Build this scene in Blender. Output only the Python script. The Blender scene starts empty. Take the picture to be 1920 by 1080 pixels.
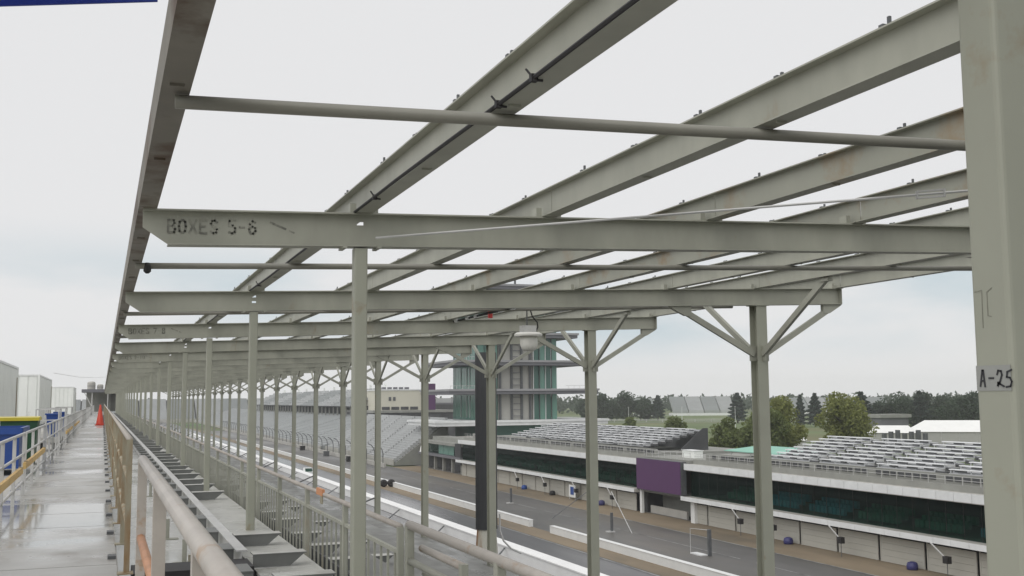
import bpy, math, random
import numpy as np
from mathutils import Vector, Matrix
random.seed(7); rng = np.random.default_rng(7)
SC = bpy.context.scene
COL = SC.collection

# ------------------------------------------------------------------ camera
YAW, PITCH, ROLL = .3647, .103, -.0081
fw = Vector((math.sin(YAW)*math.cos(PITCH), math.cos(YAW)*math.cos(PITCH), math.sin(PITCH)))
rt = Vector((math.cos(YAW), -math.sin(YAW), 0)); up = rt.cross(fw)
r2 = rt*math.cos(ROLL)+up*math.sin(ROLL); u2 = up*math.cos(ROLL)-rt*math.sin(ROLL)
cam_d = bpy.data.cameras.new('camera'); cam = bpy.data.objects.new('camera', cam_d); COL.objects.link(cam)
cam.matrix_world = Matrix(((r2.x,u2.x,-fw.x,0),(r2.y,u2.y,-fw.y,0),(r2.z,u2.z,-fw.z,0),(0,0,0,1)))
cam_d.sensor_width = 36; cam_d.lens = 36*2005.3/1920; cam_d.clip_start = .05; cam_d.clip_end = 9000
SC.camera = cam

# ------------------------------------------------------------------ sky and light
SUN_EL, SUN_AZ = math.radians(46), math.radians(240)
w = bpy.data.worlds.new('World'); SC.world = w; w.use_nodes = True
nt = w.node_tree; N = nt.nodes; L = nt.links; N.clear()
def nd(t, **k):
    n = N.new(t)
    for a, b in k.items(): setattr(n, a, b)
    return n
out = nd('ShaderNodeOutputWorld'); bg = nd('ShaderNodeBackground'); bg.inputs['Strength'].default_value = .1
sky = nd('ShaderNodeTexSky', sky_type='NISHITA', sun_disc=False, sun_elevation=SUN_EL, sun_rotation=SUN_AZ)
tc = nd('ShaderNodeTexCoord'); mp = nd('ShaderNodeMapping'); mp.inputs['Scale'].default_value = (1, 1, 3.2)
L.new(tc.outputs['Generated'], mp.inputs['Vector'])
nz = nd('ShaderNodeTexNoise'); nz.inputs['Scale'].default_value = 3.1; nz.inputs['Detail'].default_value = 5; nz.inputs['Roughness'].default_value = .48
L.new(mp.outputs[0], nz.inputs['Vector'])
rp = nd('ShaderNodeValToRGB'); rp.color_ramp.elements[0].position = .43; rp.color_ramp.elements[1].position = .60
L.new(nz.outputs['Fac'], rp.inputs['Fac'])
sep = nd('ShaderNodeSeparateXYZ'); L.new(tc.outputs['Generated'], sep.inputs[0])
mr = nd('ShaderNodeMapRange', interpolation_type='SMOOTHSTEP'); mr.inputs['From Min'].default_value = .085; mr.inputs['From Max'].default_value = .165
mr.inputs['To Min'].default_value = 1; mr.inputs['To Max'].default_value = 0; L.new(sep.outputs['Z'], mr.inputs['Value'])
mr2 = nd('ShaderNodeMapRange', interpolation_type='SMOOTHSTEP'); mr2.inputs['From Min'].default_value = .015; mr2.inputs['From Max'].default_value = .075
L.new(sep.outputs['Z'], mr2.inputs['Value'])
m1 = nd('ShaderNodeMath', operation='MULTIPLY'); L.new(mr.outputs[0], m1.inputs[0]); L.new(mr2.outputs[0], m1.inputs[1])
m2 = nd('ShaderNodeMath', operation='MULTIPLY'); L.new(m1.outputs[0], m2.inputs[0]); L.new(rp.outputs['Color'], m2.inputs[1])
cl = nd('ShaderNodeMix', data_type='RGBA'); L.new(m2.outputs[0], cl.inputs['Factor'])
cl.inputs['A'].default_value = (8.1, 8.1, 8.15, 1); cl.inputs['B'].default_value = (5.7, 6.6, 7.05, 1)
cv = nd('ShaderNodeMix', data_type='RGBA'); cv.inputs['Factor'].default_value = .97      # cloud cover over the clear sky
L.new(sky.outputs[0], cv.inputs['A']); L.new(cl.outputs['Result'], cv.inputs['B'])
L.new(cv.outputs['Result'], bg.inputs['Color']); L.new(bg.outputs[0], out.inputs[0])
sd = bpy.data.lights.new('sun', 'SUN'); sd.energy = 1.5; sd.angle = math.radians(70); sd.color = (1, .98, .95)
so = bpy.data.objects.new('sun', sd); COL.objects.link(so)
sdir = Vector((math.sin(SUN_AZ)*math.cos(SUN_EL), math.cos(SUN_AZ)*math.cos(SUN_EL), math.sin(SUN_EL)))
so.rotation_euler = sdir.to_track_quat('Z', 'Y').to_euler()
SC.view_settings.view_transform = 'Standard'; SC.view_settings.look = 'None'
SC.view_settings.exposure = 0; SC.view_settings.gamma = 1; SC.view_settings.use_curve_mapping = False
SC.cycles.max_bounces = 6; SC.cycles.volume_bounces = 1; SC.cycles.transparent_max_bounces = 12; SC.cycles.use_denoising = True

# ------------------------------------------------------------------ materials
MATS = {}
def mat(name, c, rough=.6, var=.18, scale=2.0, stretch=(1, 1, 1), c2=None, c2pos=(.52, .68), c2scale=None, metal=0, rvar=0, bump=0, spec=.5, c2stretch=None):
    m = bpy.data.materials.new(name); m.use_nodes = True; MATS[name] = m
    n = m.node_tree.nodes; l = m.node_tree.links; b = n['Principled BSDF']
    b.inputs['Roughness'].default_value = rough; b.inputs['Metallic'].default_value = metal
    b.inputs['Specular IOR Level'].default_value = spec
    g = n.new('ShaderNodeNewGeometry')
    def noise(sc, st, det=5, rg=.6):
        mp = n.new('ShaderNodeMapping'); mp.inputs['Scale'].default_value = st; l.new(g.outputs['Position'], mp.inputs['Vector'])
        t = n.new('ShaderNodeTexNoise'); t.inputs['Scale'].default_value = sc; t.inputs['Detail'].default_value = det; t.inputs['Roughness'].default_value = rg
        l.new(mp.outputs[0], t.inputs['Vector']); return t
    t = noise(scale, stretch)
    r = n.new('ShaderNodeValToRGB'); e = r.color_ramp.elements
    e[0].position = .3; e[1].position = .7
    e[0].color = (*[x*(1-var) for x in c], 1); e[1].color = (*[min(1, x*(1+var)) for x in c], 1)
    l.new(t.outputs['Fac'], r.inputs['Fac']); col = r.outputs['Color']
    if c2:
        t2 = noise(c2scale or scale*.6, c2stretch or stretch, 6, .65)
        r2_ = n.new('ShaderNodeMapRange'); r2_.inputs['From Min'].default_value = c2pos[0]; r2_.inputs['From Max'].default_value = c2pos[1]
        l.new(t2.outputs['Fac'], r2_.inputs['Value'])
        mx = n.new('ShaderNodeMix'); mx.data_type = 'RGBA'; l.new(r2_.outputs[0], mx.inputs['Factor'])
        l.new(col, mx.inputs['A']); mx.inputs['B'].default_value = (*c2, 1); col = mx.outputs['Result']
    l.new(col, b.inputs['Base Color'])
    if rvar:
        t3 = noise(scale*.35, stretch, 4)
        r3 = n.new('ShaderNodeMapRange'); r3.inputs['From Min'].default_value = .38; r3.inputs['From Max'].default_value = .62
        r3.inputs['To Min'].default_value = max(.02, rough-rvar); r3.inputs['To Max'].default_value = min(1, rough+rvar)
        l.new(t3.outputs['Fac'], r3.inputs['Value']); l.new(r3.outputs[0], b.inputs['Roughness'])
    if bump:
        bp = n.new('ShaderNodeBump'); bp.inputs['Strength'].default_value = bump; bp.inputs['Distance'].default_value = .02
        t4 = noise(scale*8, (1, 1, 1)); l.new(t4.outputs['Fac'], bp.inputs['Height']); l.new(bp.outputs[0], b.inputs['Normal'])
    return m
RUST = (.17, .085, .035)
STEEL = mat('painted_steel', (.355, .357, .302), .5, .11, 2.4, (1.2, 1.2, .5), c2=(.27, .20, .11), c2pos=(.63, .8), c2scale=1.3)
STEEL_C = mat('pale_painted_steel', (.335, .34, .28), .5, .06, 1.6, c2=(.26, .19, .10), c2pos=(.64, .8), c2scale=2.2)
STEEL_W = mat('weathered_steel', (.31, .312, .262), .5, .08, 2, c2=(.28, .19, .10), c2pos=(.54, .76), c2scale=1.9)
FASC = mat('stained_steel', (.185, .17, .14), .6, .2, 1.2, c2=(.085, .05, .027), c2pos=(.5, .64), c2scale=1.5)
RUSTY = mat('rusty_steel', (.33, .30, .22), .6, .2, 3, (1, 1, .4), c2=(.235, .14, .06), c2pos=(.46, .64), c2scale=4, c2stretch=(1, 1, .25))
RAILP = mat('worn_rail_paint', (.42, .385, .345), .4, .12, 4, c2=(.33, .2, .1), c2pos=(.6, .72), c2scale=5)
ORANGE_RAIL = mat('oxide_primer', (.52, .24, .11), .5, .2, 6)
GALV = mat('galvanised_steel', (.50, .50, .49), .42, .12, 3)
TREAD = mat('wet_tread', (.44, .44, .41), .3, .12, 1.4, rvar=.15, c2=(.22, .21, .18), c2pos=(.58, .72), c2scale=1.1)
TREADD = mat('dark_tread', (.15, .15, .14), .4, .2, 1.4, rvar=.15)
BRKT = mat('shaded_bracket_steel', (.15, .155, .15), .42, .12, 3)  # shade on the wet bracket fronts is put into this dark colour
PIPEM = mat('dull_pipe_paint', (.20, .195, .165), .5, .12, 2)
DARKST = mat('dark_steel', (.10, .105, .11), .45, .2, 3)
BLACK = mat('black_rubber', (.018, .017, .018), .6, .2, 5)
PAINTK = mat('faded_stencil_paint', (.15, .15, .13), .7, .3, 30, c2=(.30, .30, .255), c2pos=(.42, .56), c2scale=14)
MARK = mat('marker_ink', (.03, .03, .035), .6, .2, 40)
PENCIL = mat('pencil_mark', (.24, .24, .2), .8, .2, 30)
PAPER = mat('grey_sticker', (.30, .305, .29), .6, .06, 9)
CONC = mat('wet_concrete', (.375, .37, .35), .32, .10, 1.1, (1, 1, 1), rvar=.24, c2=(.225, .205, .18), c2pos=(.55, .70), c2scale=1.5, c2stretch=(1, .55, 1))
CONC2 = mat('pale_concrete', (.42, .41, .38), .7, .1, .35, c2=(.29, .28, .25), c2pos=(.5, .75), c2scale=.25)
CONC3 = mat('stand_concrete', (.27, .272, .25), .75, .12, .5)
WALLW = mat('white_wall_paint', (.84, .84, .83), .5, .05, .4, c2=(.55, .54, .52), c2pos=(.66, .85), c2scale=.5)
WHITE = mat('white_paint', (.74, .75, .74), .45, .05, .7)
FASCIA = mat('white_fascia', (.72, .73, .73), .5, .07, .6)
ALU = mat('bench_aluminium', (.80, .81, .82), .35, .06, 1, metal=.0)
BENCHF = mat('bench_footboard', (.52, .53, .54), .5, .08, .8)
ALUD = mat('bench_grey', (.34, .35, .36), .45, .15, .8)
TRACK = mat('wet_asphalt', (.075, .075, .08), .32, .3, .05, (1, .12, 1), rvar=.24, c2=(.125, .125, .125), c2pos=(.5, .62), c2scale=.09, c2stretch=(1, .12, 1))
PIT = mat('pit_asphalt', (.095, .092, .088), .5, .18, .12, (1, .3, 1), rvar=.15, c2=(.125, .115, .10), c2pos=(.5, .65), c2scale=.08, c2stretch=(1, .25, 1))
TAN = mat('tan_verge', (.21, .165, .11), .8, .22, .12, (1, .3, 1), c2=(.12, .10, .07), c2pos=(.5, .7), c2scale=.1, c2stretch=(1, .3, 1))
APRON = mat('apron_asphalt', (.22, .22, .225), .45, .16, .08, (1, .25, 1), rvar=.2)
GRASS = mat('infield_grass', (.10, .14, .045), .9, .25, .02, c2=(.14, .135, .06), c2pos=(.48, .66), c2scale=.012)
GRASS_B = mat('bank_grass', (.07, .13, .04), .9, .2, .05)
DIRT = mat('infield_paving', (.17, .165, .155), .8, .18, .03)
SEATG = mat('stand_seat_metal', (.31, .325, .325), .55, .06, .05)
SEATL = mat('stand_seat_pale', (.40, .41, .41), .5, .08, .1)
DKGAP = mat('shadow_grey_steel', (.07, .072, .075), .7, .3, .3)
DOOR = mat('garage_door_paint', (.44, .43, .385), .6, .05, .3)
PURPLE = mat('purple_screen', (.085, .030, .10), .5, .05, .2)
BLUE = mat('blue_plastic', (.015, .06, .26), .4, .12, 2)
BLUEK = mat('navy_plastic', (.035, .035, .13), .45, .15, 2)
GREEN = mat('green_plastic', (.02, .075, .035), .5, .15, 2)
YEL = mat('yellow_plastic', (.55, .46, .04), .4, .1, 2)
WOOD = mat('pine_board', (.62, .42, .16), .55, .2, 6, (1, .2, 1), c2=(.40, .20, .07), c2pos=(.5, .7), c2scale=2)
CONE = mat('cone_orange', (.60, .06, .03), .45, .08, 3)
CONTW = mat('container_white', (.82, .84, .81), .5, .05, .8, c2=(.52, .52, .47), c2pos=(.6, .8), c2scale=.9)
DOME = mat('dome_plastic', (.78, .77, .72), .3, .03, 4)
CREAM = mat('cream_cladding', (.58, .56, .47), .7, .05, .1)
TEAL = mat('mint_canopy', (.22, .48, .38), .5, .08, .4)
TENT = mat('white_tent_fabric', (.80, .80, .78), .6, .03, .3)
TENTG = mat('grey_tent_wall', (.36, .36, .34), .7, .06, .3)
BLUEAWN = mat('blue_awning_fabric', (.01, .035, .30), .6, .1, 2)
SEATB = mat('blue_seat_plastic', (.10, .50, .70), .45, .2, 1.5)
SEATGN = mat('green_seat_plastic', (.05, .28, .19), .45, .25, 1.2)
BARK = mat('bark', (.07, .055, .04), .9, .25, 2)
LF1 = mat('leaf_olive', (.215, .235, .07), .75, .35, .5)
LF2 = mat('leaf_green', (.155, .19, .065), .75, .35, .5)
LF3 = mat('leaf_dark_hazed', (.06, .088, .055), .8, .3, .3)  # lightened towards blue, putting some distance haze into the leaf colour
LF4 = mat('needle_dark', (.03, .046, .036), .85, .3, .4)
LF5 = mat('leaf_far', (.06, .085, .055), .85, .3, .06)
REDP = mat('red_plastic', (.55, .05, .045), .5, .1, 6)
PALEPOLE = mat('rust_streaked_pole', (.50, .49, .43), .6, .12, .8, (1, 1, .3), c2=(.26, .13, .05), c2pos=(.5, .62), c2scale=1.2, c2stretch=(1, 1, .12))
PADK = mat('charcoal_pole_wrap', (.04, .042, .045), .6, .12, 1)
SLABE = mat('slab_edge_grey', (.30, .30, .31), .6, .1, .2)
SLABD = mat('slab_grey', (.15, .15, .165), .6, .1, .2)
GLINTW = mat('pale_glint', (.5, .53, .52), .5, .05, .3)  # pale colour for highlights painted on the tower glass
COREG = mat('tower_concrete', (.40, .395, .365), .7, .08, .2)
for lm_ in (LF1, LF2, LF3, LF5):
    n_ = lm_.node_tree.nodes; l_ = lm_.node_tree.links; b_ = n_['Principled BSDF']; src = b_.inputs['Base Color'].links[0].from_socket
    t_ = n_.new('ShaderNodeBsdfTranslucent'); l_.new(src, t_.inputs['Color']); x_ = n_.new('ShaderNodeMixShader'); x_.inputs[0].default_value = .42
    l_.new(b_.outputs[0], x_.inputs[1]); l_.new(t_.outputs[0], x_.inputs[2]); l_.new(x_.outputs[0], n_['Material Output'].inputs['Surface'])
def lit_topmat(me, m2):  # upward faces get a lighter material, painting in light on the tops
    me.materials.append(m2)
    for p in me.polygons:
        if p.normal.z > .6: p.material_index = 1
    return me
def glass(name, tint, trans, rough=.06):
    m = bpy.data.materials.new(name); m.use_nodes = True; n = m.node_tree.nodes; l = m.node_tree.links
    b = n['Principled BSDF']; b.inputs['Base Color'].default_value = (*tint, 1); b.inputs['Roughness'].default_value = rough
    t = n.new('ShaderNodeBsdfTransparent'); t.inputs['Color'].default_value = (.55, .68, .64, 1)
    mx = n.new('ShaderNodeMixShader'); mx.inputs[0].default_value = trans
    l.new(b.outputs[0], mx.inputs[1]); l.new(t.outputs[0], mx.inputs[2]); l.new(mx.outputs[0], n['Material Output'].inputs[0]); return m
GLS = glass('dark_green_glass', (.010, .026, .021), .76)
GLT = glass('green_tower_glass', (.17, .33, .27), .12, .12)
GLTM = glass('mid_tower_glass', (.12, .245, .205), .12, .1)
GLTD = glass('dark_tower_glass', (.09, .19, .16), .15, .12)  # darkest of the tower glass tints

# ------------------------------------------------------------------ mesh builder
class MB:
    def __init__(s): s.v = []; s.f = []
    def quad(s, a, b, c, d):
        i = len(s.v); s.v += [tuple(a), tuple(b), tuple(c), tuple(d)]; s.f.append((i, i+1, i+2, i+3)); return s
    def hexa(s, p):
        i = len(s.v); s.v += [tuple(q) for q in p]
        s.f += [tuple(i+k for k in q) for q in ((3, 2, 1, 0), (4, 5, 6, 7), (0, 1, 5, 4), (1, 2, 6, 5), (2, 3, 7, 6), (3, 0, 4, 7))]; return s
    def box(s, x0, x1, y0, y1, z0, z1):
        return s.hexa([(x0, y0, z0), (x1, y0, z0), (x1, y1, z0), (x0, y1, z0), (x0, y0, z1), (x1, y0, z1), (x1, y1, z1), (x0, y1, z1)])
    def bar(s, p, q, w, h, upv=(0, 0, 1)):
        p, q = Vector(p), Vector(q); d = (q-p).normalized(); u = Vector(upv); x = d.cross(u)
        if x.length < 1e-4: x = d.cross(Vector((0, 1, 0)))
        x.normalize(); u = x.cross(d); x = x*(w/2); u = u*(h/2)
        return s.hexa([p-x-u, p+x-u, p+x+u, p-x+u, q-x-u, q+x-u, q+x+u, q-x+u])
    def prism(s, poly, axis, a, b):
        n = len(poly); i = len(s.v)
        def P(u, v, t): return (u, t, v) if axis == 'Y' else ((t, u, v) if axis == 'X' else (u, v, t))
        s.v += [P(u, v, a) for u, v in poly]+[P(u, v, b) for u, v in poly]
        s.f.append(tuple(range(i+n-1, i-1, -1))); s.f.append(tuple(range(i+n, i+2*n)))
        for k in range(n): s.f.append((i+k, i+(k+1) % n, i+n+(k+1) % n, i+n+k))
        return s
    def tube(s, pts, r, n=8, caps=True):
        pts = [Vector(p) for p in pts]; rs = r if isinstance(r, (list, tuple)) else [r]*len(pts); base = len(s.v)
        x = None
        for k, p in enumerate(pts):
            d = (pts[min(k+1, len(pts)-1)]-pts[max(k-1, 0)]).normalized()
            if x is None:
                x = d.cross(Vector((0, 0, 1)))
                if x.length < .02: x = d.cross(Vector((0, 1, 0)))
            x = (x-d*x.dot(d)).normalized(); y = d.cross(x)
            for j in range(n):
                a = 2*math.pi*j/n; s.v.append(tuple(p+x*(rs[k]*math.cos(a))+y*(rs[k]*math.sin(a))))
        for k in range(len(pts)-1):
            for j in range(n):
                a = base+k*n+j; b = base+k*n+(j+1) % n; s.f.append((a, b, b+n, a+n))
        if caps:
            s.f.append(tuple(base+j for j in range(n-1, -1, -1))); e = base+(len(pts)-1)*n; s.f.append(tuple(e+j for j in range(n)))
        return s
    def lathe(s, c, prof, n=16):
        i = len(s.v)
        for r, z in prof:
            for j in range(n):
                a = 2*math.pi*j/n; s.v.append((c[0]+r*math.cos(a), c[1]+r*math.sin(a), c[2]+z))
        for k in range(len(prof)-1):
            for j in range(n):
                a = i+k*n+j; b = i+k*n+(j+1) % n; s.f.append((a, b, b+n, a+n))
        s.f.append(tuple(i+j for j in range(n-1, -1, -1))); e = i+(len(prof)-1)*n; s.f.append(tuple(e+j for j in range(n)))
        return s
    def rrect(s, x, y, hx, hy, z0, z1, r=.012):
        p = []
        for cx, cy, a0 in ((hx-r, hy-r, 0), (-hx+r, hy-r, 90), (-hx+r, -hy+r, 180), (hx-r, -hy+r, 270)):
            for k in range(4):
                a = math.radians(a0+30*k); p.append((x+cx+r*math.cos(a), y+cy+r*math.sin(a)))
        return s.prism(p, 'Z', z0, z1)
    def mesh(s, name, m, off=(0, 0, 0), smooth=False):
        me = bpy.data.meshes.new(name); o = Vector(off)
        me.from_pydata([tuple(Vector(v)-o) for v in s.v] if any(off) else s.v, [], s.f)
        me.materials.append(m); me.validate()
        if smooth:
            me.shade_smooth() if hasattr(me, 'shade_smooth') else None
        me.update(); return me
ORG = {}
def thing(name, label, cat, loc=(0, 0, 0), group=None):
    o = bpy.data.objects.new(name, None); COL.objects.link(o); o.location = loc; o.empty_display_size = .3
    ORG[o.name] = Vector(loc); o['label'] = label; o['category'] = cat
    if group: o['group'] = group
    return o
def part(name, mb, m, parent, label=None, kind=None, smooth=False):
    off = ORG[parent.name]
    o = bpy.data.objects.new(name, mb.mesh(name, m, tuple(off), smooth)); COL.objects.link(o); o.parent = parent; ORG[o.name] = off
    if label: o['label'] = label
    if kind: o['kind'] = kind
    return o
def inst(name, me, parent, loc=(0, 0, 0), rot=None):
    """a part sharing mesh data; loc in world coordinates"""
    o = bpy.data.objects.new(name, me); COL.objects.link(o); o.parent = parent
    o.location = Vector(loc)-ORG[parent.name]; ORG[o.name] = Vector(loc)
    if rot: o.rotation_euler = rot
    return o
def single(name, mb, m, label, cat, loc=(0, 0, 0), group=None, smooth=False):
    o = bpy.data.objects.new(name, mb.mesh(name, m, loc, smooth)); COL.objects.link(o); o.location = loc; ORG[o.name] = Vector(loc)
    o['label'] = label; o['category'] = cat
    if group: o['group'] = group
    return o
def struct(name, mb, m, label=None):
    o = bpy.data.objects.new(name, mb.mesh(name, m)); COL.objects.link(o); o['kind'] = 'structure'; ORG[o.name] = Vector((0, 0, 0))
    if label: o['label'] = label
    return o
def copy_tree(o, parent=None):
    c = o.copy(); COL.objects.link(c); c.parent = parent; ORG[c.name] = ORG[o.name]
    for ch in list(o.children): copy_tree(ch, c)
    return c
ORDN = ['nearest', 'second nearest', 'third nearest', 'fourth nearest', 'fifth nearest', 'sixth nearest', 'seventh nearest', 'eighth nearest', 'ninth nearest', 'tenth nearest', 'eleventh nearest', 'twelfth nearest']

# stroke lettering: glyphs on a 0..1 x 0..1.4 grid
GL = {'B': [[(0, 0), (0, 1.4)], [(.15, 1.4), (.8, 1.35), (.9, 1.05), (.7, .76), (.15, .72)], [(.7, .68), (1, .4), (.85, .05), (.15, 0)]],
      'O': [[(.42, 0), (.1, .2), (0, .7), (.1, 1.2), (.42, 1.4)], [(.58, 0), (.9, .2), (1, .7), (.9, 1.2), (.58, 1.4)]],
      'X': [[(0, 0), (.42, .63)], [(.58, .77), (1, 1.4)], [(0, 1.4), (.42, .77)], [(.58, .63), (1, 0)]],
      'E': [[(0, 0), (0, 1.4)], [(.15, 1.4), (.95, 1.4)], [(.15, .7), (.75, .7)], [(.15, 0), (.95, 0)]],
      'S': [[(.95, 1.2), (.6, 1.4), (.2, 1.35), (.05, 1.05), (.4, .76)], [(.5, .7), (.95, .42), (.85, .08), (.45, 0), (.05, .2)]],
      '5': [[(.95, 1.4), (.1, 1.4), (.05, .8)], [(.1, .8), (.6, .9), (.95, .6), (.9, .15), (.5, 0), (.05, .15)]],
      '6': [[(.9, 1.25), (.5, 1.4), (.1, 1.05), (0, .5), (.15, .1)], [(.2, .03), (.6, 0), (.95, .3), (.9, .65), (.5, .8), (.15, .6)]],
      '7': [[(0, 1.4), (1, 1.4), (.35, 0)]],
      '8': [[(.5, .72), (.12, .95), (.12, 1.25), (.46, 1.4)], [(.54, 1.4), (.88, 1.25), (.88, .95), (.5, .72)], [(.45, .68), (.02, .4), (.1, .1), (.46, 0)], [(.54, 0), (.9, .1), (.98, .4), (.55, .68)]],
      '9': [[(.9, .85), (.5, .65), (.1, .85), (.1, 1.2), (.45, 1.4), (.85, 1.2)], [(.92, 1.1), (.9, .4), (.5, 0), (.1, .12)]],
      '1': [[(.2, 1.1), (.5, 1.4), (.5, 0)]], '0': [[(.42, 0), (.1, .2), (0, .7), (.1, 1.2), (.42, 1.4)], [(.58, 0), (.9, .2), (1, .7), (.9, 1.2), (.58, 1.4)]],
      '-': [[(.1, .7), (.8, .7)]],
      'a': [[(.0, 0), (.4, 1.4), (.55, 1.4), (.75, -.05)], [(.15, .45), (.7, .5)]],
      '2': [[(.05, 1.0), (.25, 1.35), (.7, 1.3), (.8, .95), (.45, .35), (.1, .02), (.15, .3), (.5, .15), (1.05, -.05)]],
      'h': [[(1.0, 1.38), (.3, 1.2), (.2, .75), (.7, .7), (.95, .35), (.7, -.05), (.05, -.1)]],
      '/': [[(0, 1.05), (1.0, .62)], [(1.15, .55), (1.45, .38)]], ' ': []}
def lettering(mb, text, org, u, v, nrm, size, lw, gap=.4, wid=.78):
    org, u, v, nrm = Vector(org), Vector(u).normalized(), Vector(v).normalized(), Vector(nrm).normalized(); x = 0
    for ch in text:
        for k, st in enumerate(GL[ch]):
            for a, b in zip(st, st[1:]):
                pa = org+u*((x+a[0]*wid)*size)+v*(a[1]*size); pb = org+u*((x+b[0]*wid)*size)+v*(b[1]*size)
                d = (pb-pa); d = d.normalized()*(lw*.35); k_ = nrm*(.0006*(k+1))
                mb.bar(pa-d+k_, pb+d+k_, .0012, lw, d.cross(nrm) if d.length else v)
        x += (wid if ch != ' ' else .45)+gap
    return mb

# ------------------------------------------------------------------ ground, track and pit road
G = -17.0
def sheet(x0, x1, y0, y1, z): return MB().quad((x0, y0, z), (x1, y0, z), (x1, y1, z), (x0, y1, z))
struct('ground', sheet(-1880, 1880, -680, 1880, G-.2), GRASS)
struct('outer_apron', sheet(-70, 41.2, -120, 960, G-.06), APRON)
struct('track', sheet(41.2, 50.6, -120, 960, G-.04), TRACK)
struct('verge', sheet(50.6, 54.0, -120, 700, G-.02), TAN)
struct('pit_road', sheet(54.0, 69.2, -120, 640, G-.03), PIT)
struct('pit_apron', sheet(69.2, 76.2, -120, 268, G-.01), TAN)
struct('infield_paving', sheet(76.2, 150, -60, 640, G-.05), DIRT)
mb = MB()
for y0, y1 in ((-60, 96), (99, 128), (133, 153), (156, 168), (176, 200), (210, 240), (250, 300)):
    mb.quad((63.2, y0, G), (63.38, y0, G), (63.38, y1, G), (63.2, y1, G))
mb.quad((50.1, -60, G), (50.3, -60, G), (50.3, 600, G), (50.1, 600, G))
mb.quad((42.6, -60, G), (42.75, -60, G), (42.75, 600, G), (42.6, 600, G))
mb.quad((69.0, -60, G+.005), (69.2, -60, G+.005), (69.2, 268, G+.005), (69.0, 268, G+.005))
struct('road_markings', mb, mat('worn_line_paint', (.34, .34, .33), .6, .2, .3, c2=(.12, .12, .12), c2pos=(.5, .65), c2scale=.4))
# infield roads and banks further off
def road(p, q, wd, z, name, m):
    p, q = Vector((*p, z)), Vector((*q, z)); d = (q-p).normalized(); x = Vector((-d.y, d.x, 0))*wd/2
    struct(name, MB().quad(p-x, q-x, q+x, p+x), m)
ROADP = mat('pale_road', (.30, .30, .29), .6, .1, .05)
road((250, 745), (520, 560), 9, G-.1, 'infield_road', ROADP)
road((330, 940), (640, 880), 14, G-.1, 'far_road', ROADP)
road((30, 800), (150, 860), 60, G-.11, 'turn_bank', GRASS_B)
road((210, 370), (330, 300), 6, G-.1, 'service_road', ROADP)

# outer track wall, with braces on the stand side
ow = thing('track_wall', 'long white concrete wall along the near side of the track', 'wall', (41.3, 90, G))
part('wall_body', MB().box(41.0, 41.55, -40, 560, G, -15.85), WALLW, ow)
part('wall_cap', MB().box(40.9, 42.5, -40, 560, -15.85, -15.72), WALLW, ow)
me = MB().bar((-.1, 0, 1.0), (-2.9, -3.6, 0), .13, .13).mesh('brace', DARKST)
for y in range(44, 420, 22): inst('brace', me, ow, (41.0, y, G))
for nm, y0, y1, lb in (('pit_wall', -40, 127.6, 'low white pit wall in front of the purple screen, right of its opening'),
                       ('pit_wall', 134.8, 470, 'low white pit wall running away left of its opening past the tyres')):
    pw = thing(nm, lb, 'wall', (53.9, (y0+y1)/2, G))
    part('wall_body', MB().box(53.6, 54.2, y0, y1, G-.02, -16.15), WHITE, pw)
    part('wall_cap', MB().box(53.55, 54.25, y0, y1, -16.15, -16.1), WHITE, pw)
ty = thing('tyre_stack', 'pair of black tyres lying beside the white pit wall', 'tyres', (52.6, 207, G))
for dx in (-.75, .75):
    t = MB(); pr = [(.32, -.36), (.62, -.38), (.74, -.2), (.74, .2), (.62, .38), (.32, .36), (.32, -.36)]
    i0 = len(t.v)
    for k in range(20):
        a = 2*math.pi*k/20
        for r, wv in pr: t.v.append((52.6+dx+r*math.cos(a), 207+wv, G+.74+r*math.sin(a)))
    for k in range(20):
        for j in range(6): t.f.append((i0+k*7+j, i0+((k+1) % 20)*7+j, i0+((k+1) % 20)*7+j+1, i0+k*7+j+1))
    part('tyre', t, BLACK, ty, smooth=True)
    part('hub', MB().tube([(52.6+dx, 206.75, G+.74), (52.6+dx, 207.25, G+.74)], .3, 12), BLACK, ty)

# ------------------------------------------------------------------ lower seating between the stand and the track
ls = thing('lower_grandstand', 'grey bench rows of the lower stand sloping to the track wall', 'grandstand', (30, 100, G))
me = MB().box(-.45, .45, -180, 180, -.9, -.06).box(-.40, -.12, -180, 180, .32, .37).box(-.3, -.24, -180, 180, -.06, .32).mesh('bench_row', mat('lower_bench_grey', (.27, .275, .28), .45, .1, .25, (1, .1, 1)))
for i in range(18): inst('bench_row', me, ls, (19.5+i*.92, 120, -11.4-i*.29))
part('walkway_strip', MB().box(37.6, 38.6, -60, 300, G-.04, G+.12), CONC2, ls)

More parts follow.
